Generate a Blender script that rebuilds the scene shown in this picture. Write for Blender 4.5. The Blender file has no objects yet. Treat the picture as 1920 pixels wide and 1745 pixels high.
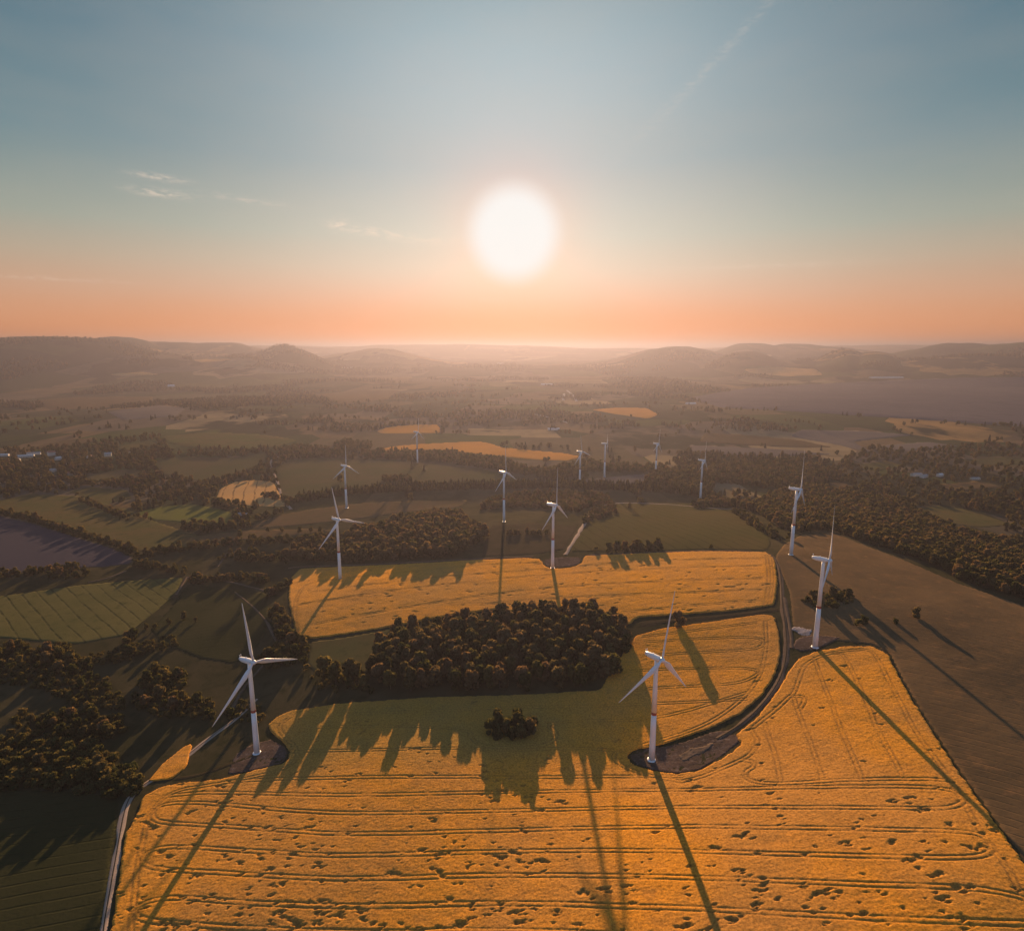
import bpy, math, random
import numpy as np
from mathutils import Vector, Matrix

# ------------------------------------------------------------------ camera, sky, sun, exposure
S = bpy.context.scene
COL = S.collection
R = math.radians
PITCH = R(10.9); FPX = 1150.0; ZC = 320.0
SUN_EL = R(9.8)
EXPO = 2.0
K = 2.0 ** EXPO

cam = bpy.data.cameras.new('camera')
cam.sensor_width = 36.0
cam.lens = FPX / 1920.0 * 36.0
cam.clip_start = 1.0; cam.clip_end = 200000.0
co = bpy.data.objects.new('camera', cam); COL.objects.link(co)
co.location = (0, 0, ZC)
co.rotation_euler = (math.pi / 2 - PITCH, 0, 0)
S.camera = co

S.view_settings.view_transform = 'Standard'
S.view_settings.look = 'None'
S.view_settings.exposure = EXPO
S.view_settings.gamma = 1.0
S.render.engine = 'CYCLES'
cy = S.cycles
cy.use_denoising = True
cy.max_bounces = 5; cy.diffuse_bounces = 2; cy.glossy_bounces = 2
cy.transmission_bounces = 3; cy.volume_bounces = 0; cy.transparent_max_bounces = 4
cy.sample_clamp_indirect = 4.0


def lin(r, g, b, k=1.0):
    f = lambda c: (c / 255 / 12.92 if c <= 10.3 else ((c / 255 + .055) / 1.055) ** 2.4)
    return (f(r) * k, f(g) * k, f(b) * k, 1.0)


class NT:
    """small wrapper that makes node chains short"""
    def __init__(self, tree):
        self.t = tree; tree.nodes.clear()

    def n(self, typ, **kw):
        nd = self.t.nodes.new(typ)
        for k, v in kw.items():
            setattr(nd, k, v)
        return nd

    def l(self, a, b):
        self.t.links.new(a, b)

    def put(self, sock, v):
        if hasattr(v, 'is_output'):
            self.l(v, sock)
        else:
            sock.default_value = v

    def m(self, op, a, b=None, c=None, clamp=False):
        nd = self.n('ShaderNodeMath', operation=op, use_clamp=clamp)
        for i, v in enumerate((a, b, c)):
            if v is not None:
                self.put(nd.inputs[i], v)
        return nd.outputs[0]

    def mix(self, fac, a, b, blend='MIX'):
        nd = self.n('ShaderNodeMix', data_type='RGBA', blend_type=blend)
        self.put(nd.inputs[0], fac); self.put(nd.inputs[6], a); self.put(nd.inputs[7], b)
        return nd.outputs[2]

    def ramp(self, fac, stops, interp='LINEAR'):
        nd = self.n('ShaderNodeValToRGB'); cr = nd.color_ramp; cr.interpolation = interp
        while len(cr.elements) < len(stops):
            cr.elements.new(1.0)
        for e, (p, c) in zip(cr.elements, stops):
            e.position = p; e.color = c if len(c) == 4 else (*c, 1)
        self.put(nd.inputs[0], fac)
        return nd.outputs[0]

    def noise(self, vec, scale, detail=3.0, rough=.55):
        nd = self.n('ShaderNodeTexNoise')
        nd.inputs['Scale'].default_value = scale
        nd.inputs['Detail'].default_value = detail
        nd.inputs['Roughness'].default_value = rough
        if vec is not None:
            self.l(vec, nd.inputs['Vector'])
        return nd.outputs['Fac']

    def smooth(self, v, lo, hi):
        nd = self.n('ShaderNodeMapRange', interpolation_type='SMOOTHSTEP')
        self.put(nd.inputs[0], v); nd.inputs[1].default_value = lo; nd.inputs[2].default_value = hi
        return nd.outputs[0]


w = bpy.data.worlds.new('World'); S.world = w; w.use_nodes = True
N = NT(w.node_tree)
tc = N.n('ShaderNodeTexCoord')
nrm = N.n('ShaderNodeVectorMath', operation='NORMALIZE'); N.l(tc.outputs['Generated'], nrm.inputs[0])
sep = N.n('ShaderNodeSeparateXYZ'); N.l(nrm.outputs[0], sep.inputs[0])
el = N.m('MULTIPLY', N.m('ARCSINE', sep.outputs[2]), 180 / math.pi)          # elevation, degrees
az = N.m('MULTIPLY', N.m('ARCTAN2', sep.outputs[0], sep.outputs[1]), 180 / math.pi)
e01 = N.m('DIVIDE', N.m('ADD', el, 5.0), 95.0, clamp=True)
kk = 1.0 / K
SKY = [(-5, (150, 112, 92)), (0, (230, 148, 94)), (1.5, (228, 150, 98)), (4.3, (206, 160, 128)), (7, (180, 164, 142)),
       (9.5, (152, 160, 148)), (15, (102, 133, 142)), (22, (76, 112, 128)), (27, (60, 99, 116)), (45, (62, 100, 138)),
       (90, (58, 96, 144))]
base = N.ramp(e01, [((a + 5) / 95, lin(*c, kk)) for a, c in SKY])
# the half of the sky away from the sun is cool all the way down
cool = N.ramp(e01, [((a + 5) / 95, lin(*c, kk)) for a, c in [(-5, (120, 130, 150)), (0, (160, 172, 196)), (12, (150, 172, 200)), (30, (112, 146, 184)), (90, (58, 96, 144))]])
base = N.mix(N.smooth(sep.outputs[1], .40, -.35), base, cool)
dot = N.n('ShaderNodeVectorMath', operation='DOT_PRODUCT'); N.l(nrm.outputs[0], dot.inputs[0])
SAZ = R(0.2)
dot.inputs[1].default_value = (math.cos(SUN_EL) * math.sin(SAZ), math.cos(SUN_EL) * math.cos(SAZ), math.sin(SUN_EL))
th = N.m('MULTIPLY', N.m('ARCCOSINE', N.m('MINIMUM', dot.outputs['Value'], 1.0)), 180 / math.pi)   # angle to the sun
wide = N.m('EXPONENT', N.m('DIVIDE', th, -12.0))
near = N.m('EXPONENT', N.m('MULTIPLY', N.m('POWER', N.m('DIVIDE', th, 5.4), 2.0), -1.0))


def scaled(col, fac):
    nd = N.n('ShaderNodeVectorMath', operation='SCALE')
    nd.inputs[0].default_value = col[:3]; N.put(nd.inputs['Scale'], fac)
    return nd.outputs[0]


def vadd(a, b):
    nd = N.n('ShaderNodeVectorMath', operation='ADD'); N.put(nd.inputs[0], a); N.put(nd.inputs[1], b)
    return nd.outputs[0]


gau = N.m('EXPONENT', N.m('MULTIPLY', N.m('POWER', N.m('DIVIDE', th, 23.0), 2.0), -1.0))
gcol = N.mix(N.smooth(el, .5, 7.0), (.38 * kk, .10 * kk, .03 * kk, 1), (.42 * kk, .34 * kk, .29 * kk, 1))
gcol = N.mix(N.smooth(el, 13, 26), gcol, (.50 * kk, .52 * kk, .50 * kk, 1))
gsc = N.n('ShaderNodeVectorMath', operation='SCALE'); N.l(gcol, gsc.inputs[0]); N.l(gau, gsc.inputs['Scale'])
sky = vadd(base, gsc.outputs[0])
sky = vadd(sky, scaled((.26 * kk, .035 * kk, .0, 1), near))
# thin streaks of cirrus: centre (azimuth, elevation), half sizes, slope, strength
ccv = N.n('ShaderNodeCombineXYZ'); N.l(az, ccv.inputs[0]); N.l(N.m('MULTIPLY', el, 3.5), ccv.inputs[1])
cn = N.smooth(N.noise(ccv.outputs[0], 1.1, 5, .62), .36, .68)
cl = None
for (a0, e0, wa, we, sl, st) in [(-28.2, 12.6, 1.7, .22, -.05, .55), (-28.2, 11.5, 1.9, .26, -.04, .65), (-22.2, 11.6, 3.2, .22, -.08, .28),
                                 (-15.0, 10.2, .6, .5, .2, .7), (-11.4, 9.6, 3.4, .36, -.12, .8), (-6.5, 9.1, 1.8, .28, .06, .6),
                                 (16.2, 21.3, 6.0, .5, .80, .16), (21.0, 6.6, 9, .22, -.01, .16), (-38, 4.9, 7, .16, 0, .22), (-2, 4.2, 1.2, .1, 0, .3)]:
    da = N.m('SUBTRACT', az, a0)
    de = N.m('SUBTRACT', N.m('SUBTRACT', el, e0), N.m('MULTIPLY', da, sl))
    g = N.m('EXPONENT', N.m('MULTIPLY', N.m('ADD', N.m('POWER', N.m('DIVIDE', da, wa), 2.0), N.m('POWER', N.m('DIVIDE', de, we), 2.0)), -1.0))
    g = N.m('MULTIPLY', g, st)
    cl = g if cl is None else N.m('ADD', cl, g)
# broad faint mottling of the air
mot = N.smooth(N.noise(ccv.outputs[0], .09, 3, .5), .3, .7)
sky = N.mix(N.m('MULTIPLY', mot, .06), sky, lin(215, 190, 170, kk))
sky = N.mix(N.m('MULTIPLY', cl, cn), sky, lin(247, 222, 200, kk))
core = N.smooth(th, 4.9, 2.5)
sky = N.mix(core, sky, lin(243, 243, 241, kk))
nish = N.n('ShaderNodeTexSky', sky_type='NISHITA'); nish.sun_disc = False
nish.sun_elevation = SUN_EL; nish.sun_rotation = SAZ; nish.dust_density = 3.0
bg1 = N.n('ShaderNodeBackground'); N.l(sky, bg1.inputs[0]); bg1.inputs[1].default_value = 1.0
bg2 = N.n('ShaderNodeBackground'); N.l(nish.outputs[0], bg2.inputs[0]); bg2.inputs[1].default_value = 0.0002
add = N.n('ShaderNodeAddShader'); N.l(bg1.outputs[0], add.inputs[0]); N.l(bg2.outputs[0], add.inputs[1])
out = N.n('ShaderNodeOutputWorld'); N.l(add.outputs[0], out.inputs[0])

sl_ = bpy.data.lights.new('sun', 'SUN'); sl_.energy = 3.9; sl_.angle = R(.5); sl_.color = (1, .61, .32)
so = bpy.data.objects.new('sun', sl_); COL.objects.link(so)
so.location = (0, 900, 700)
so.rotation_euler = (-(math.pi / 2 - SUN_EL), 0, -SAZ)

# ------------------------------------------------------------------ numbers: noise, pixels, terrain
rng = np.random.default_rng(7)
random.seed(7)


def vnoise(x, y, seed=0):
    x = np.asarray(x, float); y = np.asarray(y, float)
    xi = np.floor(x).astype(np.int64); yi = np.floor(y).astype(np.int64)
    fx = x - xi; fy = y - yi
    fx = fx * fx * (3 - 2 * fx); fy = fy * fy * (3 - 2 * fy)

    def h(a, b):
        n = (a * 374761393 + b * 668265263 + seed * 974634777) & 0xffffffff
        n = ((n ^ (n >> 13)) * 1274126177) & 0xffffffff
        n = (n ^ (n >> 16)) & 0xffff
        return n / 65535.0
    return ((h(xi, yi) * (1 - fx) + h(xi + 1, yi) * fx) * (1 - fy) + (h(xi, yi + 1) * (1 - fx) + h(xi + 1, yi + 1) * fx) * fy)


def fbm(x, y, seed=0, oct=4):
    a, s, t = .5, 0, 0
    for i in range(oct):
        s = s + a * vnoise(x * 2 ** i, y * 2 ** i, seed + i * 17); t += a; a *= .5
    return s / t


cp_, sp_ = math.cos(PITCH), math.sin(PITCH)


def rays(px, py):
    px = np.asarray(px, float) - 960.0; py = np.asarray(py, float) - 872.5
    dx = px; dy = FPX * cp_ - py * sp_; dz = -FPX * sp_ - py * cp_
    h = np.hypot(dx, dy)
    return dx / h, dy / h, dz / h          # unit horizontal step, slope


def at_z(px, py, z):
    a, b, s = rays(px, py)
    d = (ZC - z) / np.maximum(-s, 1e-4)
    return a * d, b * d


def project(x, y, z):
    z = z - ZC
    f = y * cp_ - z * sp_; u = y * sp_ + z * cp_
    f = np.maximum(f, 1.0)
    return 960 + FPX * x / f, 872.5 - FPX * u / f


CTRL = [(482, 1411, 0), (1222, 1424, 19), (1528, 1213, 52), (1483, 1040, 62), (1036, 1064, 29), (638, 1086, 14), (945, 978, 22),
        (650, 952, -7), (783, 868, -6), (1313, 937, -4), (230, 1700, -2), (1130, 1590, 20), (1900, 1700, 52), (40, 1600, -14),
        (930, 1230, 17), (550, 1130, 8), (1460, 1110, 57), (1800, 1230, 60), (1905, 1135, 56), (1640, 1010, 46), (1900, 1040, 5),
        (300, 1110, -22), (100, 1150, -28), (100, 1020, -38), (120, 1320, -20), (60, 1440, -16), (80, 860, -48), (350, 880, -32), (450, 930, -22),
        (1250, 900, -2), (1090, 925, 0), (1450, 940, 14), (1650, 900, -24), (1850, 870, -44), (850, 834, 6), (1040, 850, 0), (760, 812, -14), (930, 800, -44),
        (1300, 771, 22), (1600, 786, 18), (1900, 812, 10), (1080, 765, -8), (500, 800, -52), (150, 780, -58), (1500, 1500, 40), (800, 1420, 15), (1180, 770, -5)]
cu, cv_, cz = [], [], []
for (a, b, z) in CTRL:
    x, y = at_z(a, b, z)
    cu.append(math.atan2(x, y)); cv_.append(math.log(math.hypot(x, y))); cz.append(z)
for u in (-1.3, -.75, -.3, 0, .3, .75, 1.3):
    cu.append(u); cv_.append(math.log(150)); cz.append(20 + 26 * u)
    for r, z in ((4600, -75), (7000, -70), (12000, -60), (62000, -50)):
        cu.append(u); cv_.append(math.log(r)); cz.append(z + (0 if r != 4600 else (-14 if u > .2 else 8)))
for u in (-1.3, 1.3):
    for r in (400, 1200, 2600):
        cu.append(u); cv_.append(math.log(r)); cz.append(-25 if u < 0 else 20)
cu = np.array(cu); cv_ = np.array(cv_); cz = np.array(cz, float)


def tk(d2):
    return np.where(d2 > 1e-12, d2 * np.log(np.maximum(d2, 1e-12)) * .5, 0)


n_ = len(cu)
A = np.zeros((n_ + 3, n_ + 3))
A[:n_, :n_] = tk((cu[:, None] - cu) ** 2 + (cv_[:, None] - cv_) ** 2) + np.eye(n_) * .004
A[:n_, n_] = 1; A[:n_, n_ + 1] = cu; A[:n_, n_ + 2] = cv_; A[n_:, :n_] = A[:n_, n_:].T
W = np.linalg.solve(A, np.concatenate([cz, [0, 0, 0]]))

# far hills: pixel column of the summit, its height in the picture, half width (px), distance (m), slope flattening
HILLS = [(60, 625, 75, 15000), (140, 627, 22, 15500), (215, 630, 48, 14500), (75, 640, 110, 8500), (-120, 622, 120, 13000), (350, 642, 110, 17000),
         (535, 650, 42, 9500), (700, 650, 60, 16000), (1265, 645, 60, 15000), (1395, 656, 34, 9500), (1410, 641, 50, 21000),
         (1490, 645, 90, 22000), (1590, 658, 26, 8600), (1645, 658, 34, 8300), (1785, 647, 60, 16000), (1830, 668, 110, 7600), (1990, 660, 90, 9000),
         (-350, 630, 150, 15000), (2250, 640, 200, 14000), (450, 664, 60, 7500), (250, 668, 110, 6800)]
HL = []
for (a, b, wd, d) in HILLS:
    d = 8000 + (d - 7000) * .30
    ax, ay, s = rays(a, b + (5 if a < 400 else 9))
    HL.append((math.atan2(ax, ay), d, float(np.clip(ZC + s * d + 20, 15, 470)), wd / FPX * 1.7, d * .16))


def T(x, y):
    x = np.asarray(x, float); y = np.asarray(y, float)
    shp = x.shape; x = x.ravel(); y = y.ravel()
    r = np.maximum(np.hypot(x, y), 150.0)
    u = np.clip(np.arctan2(x, y), -1.3, 1.3); v = np.log(r)
    z = np.empty_like(x)
    for i in range(0, len(x), 60000):
        j = slice(i, i + 60000)
        d2 = (u[j, None] - cu) ** 2 + (v[j, None] - cv_) ** 2
        z[j] = tk(d2) @ W[:n_] + W[n_] + W[n_ + 1] * u[j] + W[n_ + 2] * v[j]
    z = z + (fbm(x / 170 + 40, y / 170 + 40, 3, 2) - .5) * 5.0
    f = np.clip((r - 1300) / 3000, 0, 1)
    z = z + f * (fbm(x / 900 + 90, y / 900 + 90, 5, 3) - .5) * 36
    f = np.clip((r - 5000) / 7000, 0, 1)
    z = z + f * (fbm(x / 3200 + 90, y / 2600 + 90, 8, 4) - .45) * 60
    az_ = np.arctan2(x, y)
    zh = np.zeros_like(z)
    for (a, d, h, wa, wr) in HL:
        g = np.exp(-((az_ - a) / wa) ** 2 - ((r - d) / wr) ** 2)
        zh = np.maximum(zh, h * g)
    pl = np.clip((r - 4800) / 4200, 0, 1); pl = pl * pl * (3 - 2 * pl)
    side = np.clip(np.abs(az_ - .02) / .45, .25, 1)
    rid = 1 - np.abs(2 * fbm(x / 2600 + 20, y / 1500 + 31, 13, 4) - 1)
    z = z + pl * (70 + 175 * rid * side) * np.clip((42000 - r) / 24000, 0, 1)
    z = np.maximum(z, z * .45 + zh * (.66 + .55 * fbm(x / 900, y / 900, 11, 4)))
    fr_ = np.exp(-((r - 18500) / 3600) ** 2) * (240 + 260 * fbm(az_ * 7 + 3, r / 9000, 17, 4))
    z = np.maximum(z, fr_ + (fbm(x / 1500, y / 1500, 19, 3) - .5) * 60)
    z = np.where(z > 380, 380 + (z - 380) * .55, z)
    return z.reshape(shp)


RS = np.exp(np.linspace(math.log(180), math.log(45000), 420))


def ground(px, py):
    """where the line of sight through a pixel of the photograph meets the ground"""
    a, b, s = rays(np.atleast_1d(px), np.atleast_1d(py))
    ox = np.empty(len(a)); oy = np.empty(len(a))
    for i in range(0, len(a), 400):
        j = slice(i, i + 400)
        X = a[j, None] * RS; Y = b[j, None] * RS
        dz = ZC + s[j, None] * RS - T(X, Y)
        hit = dz < 0
        k = np.where(hit.any(1), hit.argmax(1), len(RS) - 1); k = np.maximum(k, 1)
        ii = np.arange(len(k))
        d0, d1 = dz[ii, k - 1], dz[ii, k]
        t = np.clip(d0 / np.where(np.abs(d0 - d1) < 1e-9, 1e-9, d0 - d1), 0, 1)
        r = RS[k - 1] + t * (RS[k] - RS[k - 1])
        ox[j] = a[j] * r; oy[j] = b[j] * r
    return ox, oy


def densify(poly, step, closed=True):
    P = np.array(poly, float); out = []
    m = len(P) if closed else len(P) - 1
    for i in range(m):
        q = P[(i + 1) % len(P)]
        k = max(1, int(np.hypot(*(q - P[i])) / step))
        for t in range(k):
            out.append(P[i] + (q - P[i]) * t / k)
    if not closed:
        out.append(P[-1])
    return np.array(out)


def smooth_line(P, closed=False, it=2):
    P = np.array(P, float)
    for _ in range(it):
        Q = np.roll(P, -1, 0) if closed else P[1:]
        Pp = P if closed else P[:-1]
        a = Pp * .75 + Q * .25; b = Pp * .25 + Q * .75
        n = np.empty((2 * len(a), 2)); n[0::2] = a; n[1::2] = b
        P = n if closed else np.vstack([P[:1], n, P[-1:]])
    return P


def g2(P):
    x, y = ground(P[:, 0], P[:, 1])
    return np.stack([x, y], 1)


def in_poly(px, py, poly):
    P = np.asarray(poly, float); ins = np.zeros(np.shape(px), bool)
    for i in range(len(P)):
        x1, y1 = P[i]; x2, y2 = P[(i + 1) % len(P)]
        if y1 == y2:
            continue
        c = ((y1 > py) != (y2 > py))
        ins ^= c & (px < (x2 - x1) * (py - y1) / (y2 - y1) + x1)
    return ins


# ------------------------------------------------------------------ mesh helpers
def mesh(name, V, F, mat=None, smooth=False, parent=None, attrs=None):
    V = np.asarray(V, np.float32); F = np.asarray(F, np.int32)
    me = bpy.data.meshes.new(name)
    k = F.shape[1]
    me.vertices.add(len(V)); me.vertices.foreach_set('co', V.ravel())
    me.loops.add(F.size); me.loops.foreach_set('vertex_index', F.ravel())
    me.polygons.add(len(F)); me.polygons.foreach_set('loop_start', np.arange(0, F.size, k, dtype=np.int32))
    me.polygons.foreach_set('loop_total', np.full(len(F), k, np.int32))
    if smooth:
        me.polygons.foreach_set('use_smooth', np.ones(len(F), bool))
    for nm, arr in (attrs or {}).items():
        at = me.attributes.new(nm, 'FLOAT', 'POINT'); at.data.foreach_set('value', np.asarray(arr, np.float32))
    me.update(calc_edges=True); me.validate()
    if mat:
        me.materials.append(mat)
    o = bpy.data.objects.new(name, me); COL.objects.link(o)
    if parent:
        o.parent = parent
    return o


class MB:
    """collects primitive pieces, then builds one mesh object"""
    def __init__(self):
        self.v = []; self.f = []

    def add(self, V, F):
        k = len(self.v); self.v += [tuple(p) for p in V]; self.f += [tuple(i + k for i in q) for q in F]

    def rings(self, rings_, cap=True):
        k = len(rings_[0]); V = [p for r_ in rings_ for p in r_]; F = []
        for i in range(len(rings_) - 1):
            for j in range(k):
                F.append((i * k + j, i * k + (j + 1) % k, (i + 1) * k + (j + 1) % k, (i + 1) * k + j))
        if cap:
            F.append(tuple(range(k))[::-1]); F.append(tuple((len(rings_) - 1) * k + j for j in range(k)))
        self.add(V, F)

    def tube(self, pts, rad, k=8):
        pts = [Vector(p) for p in pts]; rs = []
        for i, p in enumerate(pts):
            d = (pts[min(i + 1, len(pts) - 1)] - pts[max(i - 1, 0)]).normalized()
            a = d.orthogonal().normalized() if abs(d.z) < .95 else (Vector((1, 0, 0)) - d * d.x).normalized()
            b = d.cross(a)
            rs.append([p + (a * math.cos(t) + b * math.sin(t)) * rad[i] for t in [2 * math.pi * q / k for q in range(k)]])
        self.rings(rs)

    def box(self, c, s):
        x, y, z = c; a, b, h = s[0] / 2, s[1] / 2, s[2] / 2
        V = [(x + i * a, y + j * b, z + q * h) for i in (-1, 1) for j in (-1, 1) for q in (-1, 1)]
        self.add(V, [(0, 1, 3, 2), (4, 6, 7, 5), (0, 4, 5, 1), (2, 3, 7, 6), (0, 2, 6, 4), (1, 5, 7, 3)])

    def build(self, name, mat, parent=None, smooth=False):
        me = bpy.data.meshes.new(name); me.from_pydata(self.v, [], self.f); me.update()
        if smooth:
            me.polygons.foreach_set('use_smooth', [True] * len(me.polygons))
        me.materials.append(mat)
        o = bpy.data.objects.new(name, me); COL.objects.link(o)
        if parent:
            o.parent = parent
        return o


def tag(o, label=None, cat=None, group=None, kind=None):
    for k, v in (('label', label), ('category', cat), ('group', group), ('kind', kind)):
        if v:
            o[k] = v
    return o


def empty(name, loc, rz=0.0):
    o = bpy.data.objects.new(name, None); COL.objects.link(o)
    o.location = loc; o.rotation_euler = (0, 0, rz); o.empty_display_size = 2
    return o


# ------------------------------------------------------------------ materials
def new_mat(name):
    m = bpy.data.materials.new(name); m.use_nodes = True
    n = NT(m.node_tree)
    pb = n.n('ShaderNodeBsdfPrincipled'); o = n.n('ShaderNodeOutputMaterial'); n.l(pb.outputs[0], o.inputs[0])
    pb.inputs['Roughness'].default_value = .9
    pb.inputs['Specular IOR Level'].default_value = 0.0
    return m, n, pb


def mat_plain(name, c, rough=.6, spec=.3, var=.1, scale=.5):
    m, n, pb = new_mat(name)
    g = n.n('ShaderNodeNewGeometry')
    f = n.noise(g.outputs['Position'], scale, 4, .6)
    n.l(n.mix(f, tuple(x * (1 - var) for x in c[:3]) + (1,), tuple(min(1, x * (1 + var)) for x in c[:3]) + (1,)), pb.inputs['Base Color'])
    pb.inputs['Roughness'].default_value = rough; pb.inputs['Specular IOR Level'].default_value = spec
    return m


def mat_field(name, c1, c2, c3=None, big=.012, fine=.5, stripe=None, bump=.35):
    """growing crop or grass: broad colour drift, fine grain, optional rows (angle, period, depth, colour)"""
    m, n, pb = new_mat(name)
    g = n.n('ShaderNodeNewGeometry'); pos = g.outputs['Position']
    a = n.noise(pos, big, 4, .6); b = n.noise(pos, fine, 3, .7); c = n.noise(pos, big * 6, 4, .65)
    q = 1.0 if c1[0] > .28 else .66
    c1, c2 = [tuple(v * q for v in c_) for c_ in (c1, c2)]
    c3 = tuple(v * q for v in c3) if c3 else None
    col = n.mix(n.smooth(a, .3, .7), (*c1, 1), (*c2, 1))
    if c3:
        col = n.mix(n.smooth(c, .5, .75), col, (*c3, 1))
    sh = n.m('ADD', n.m('MULTIPLY', b, .7), .65)
    col = n.mix(1.0, col, n.ramp(sh, [(0, (0, 0, 0)), (1, (1, 1, 1))]), 'MULTIPLY')
    hgt = n.m('MULTIPLY', b, 1.0)
    if stripe:
        ang, per, dep, sc = stripe
        sx = n.n('ShaderNodeSeparateXYZ'); n.l(pos, sx.inputs[0])
        t = n.m('ADD', n.m('MULTIPLY', sx.outputs[0], math.cos(ang)), n.m('MULTIPLY', sx.outputs[1], math.sin(ang)))
        wob = n.noise(pos, .012, 2, .5)
        t = n.m('ADD', t, n.m('MULTIPLY', wob, per * .55))
        fr = n.m('FRACT', n.m('DIVIDE', t, per))
        tri = n.m('ABSOLUTE', n.m('SUBTRACT', fr, .5))
        ln_ = n.m('MULTIPLY', n.smooth(tri, .11, .03), n.smooth(c, .30, .66))
        col = n.mix(n.m('MULTIPLY', ln_, dep), col, (*sc, 1))
        hgt = n.m('SUBTRACT', hgt, n.m('MULTIPLY', ln_, 1.2))
    bp = n.n('ShaderNodeBump'); bp.inputs['Strength'].default_value = bump; bp.inputs['Distance'].default_value = .5
    n.l(hgt, bp.inputs['Height']); n.l(bp.outputs[0], pb.inputs['Normal'])
    n.l(col, pb.inputs['Base Color'])
    return m


def mat_wheat():
    m, n, pb = new_mat('ripe_wheat')
    g = n.n('ShaderNodeNewGeometry'); pos = g.outputs['Position']
    a = n.noise(pos, .009, 5, .62); b = n.noise(pos, .75, 4, .8); c = n.noise(pos, .09, 5, .65)
    col = n.mix(n.smooth(a, .36, .64), (.67, .278, .030, 1), (.51, .238, .054, 1))
    col = n.mix(n.m('MULTIPLY', n.smooth(c, .48, .72), .55), col, (.38, .18, .045, 1))
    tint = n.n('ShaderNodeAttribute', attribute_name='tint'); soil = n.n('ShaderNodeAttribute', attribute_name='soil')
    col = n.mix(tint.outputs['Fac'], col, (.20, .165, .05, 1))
    col = n.mix(n.m('MULTIPLY', soil.outputs['Fac'], .8), col, (.14, .085, .035, 1))  # wheel-track soil, plus crop-edge shade painted into the pits
    sh = n.ramp(b, [(.30, (.42, .40, .36)), (.5, (.94, .94, .94)), (.70, (1.38, 1.36, 1.25))])
    col = n.mix(1.0, col, sh, 'MULTIPLY')
    n.l(col, pb.inputs['Base Color'])
    pb.inputs['Sheen Weight'].default_value = .06; pb.inputs['Sheen Roughness'].default_value = .5
    pb.inputs['Sheen Tint'].default_value = (1, .75, .3, 1)
    bp = n.n('ShaderNodeBump'); bp.inputs['Strength'].default_value = .6; bp.inputs['Distance'].default_value = .5
    n.l(b, bp.inputs['Height']); n.l(bp.outputs[0], pb.inputs['Normal'])
    return m


def mat_leaf(name, c1, c2, c3, trans=.35):
    m, n, pb = new_mat(name)
    oi = n.n('ShaderNodeObjectInfo'); g = n.n('ShaderNodeNewGeometry')
    col = n.ramp(oi.outputs['Random'], [(0, c1), (.5, c2), (1, c3)])
    f = n.noise(g.outputs['Position'], .35, 3, .7)
    col = n.mix(1.0, col, n.ramp(f, [(.3, (.62, .62, .62)), (.7, (1.3, 1.3, 1.25))]), 'MULTIPLY')
    n.l(col, pb.inputs['Base Color'])
    tr = n.n('ShaderNodeBsdfTranslucent'); n.l(n.mix(1.0, col, (1.25, 1.05, .7, 1), 'MULTIPLY'), tr.inputs[0])
    mx = n.n('ShaderNodeMixShader'); mx.inputs[0].default_value = trans
    n.l(pb.outputs[0], mx.inputs[1]); n.l(tr.outputs[0], mx.inputs[2])
    o = [q for q in m.node_tree.nodes if q.type == 'OUTPUT_MATERIAL'][0]
    n.l(mx.outputs[0], o.inputs[0])
    return m


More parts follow.
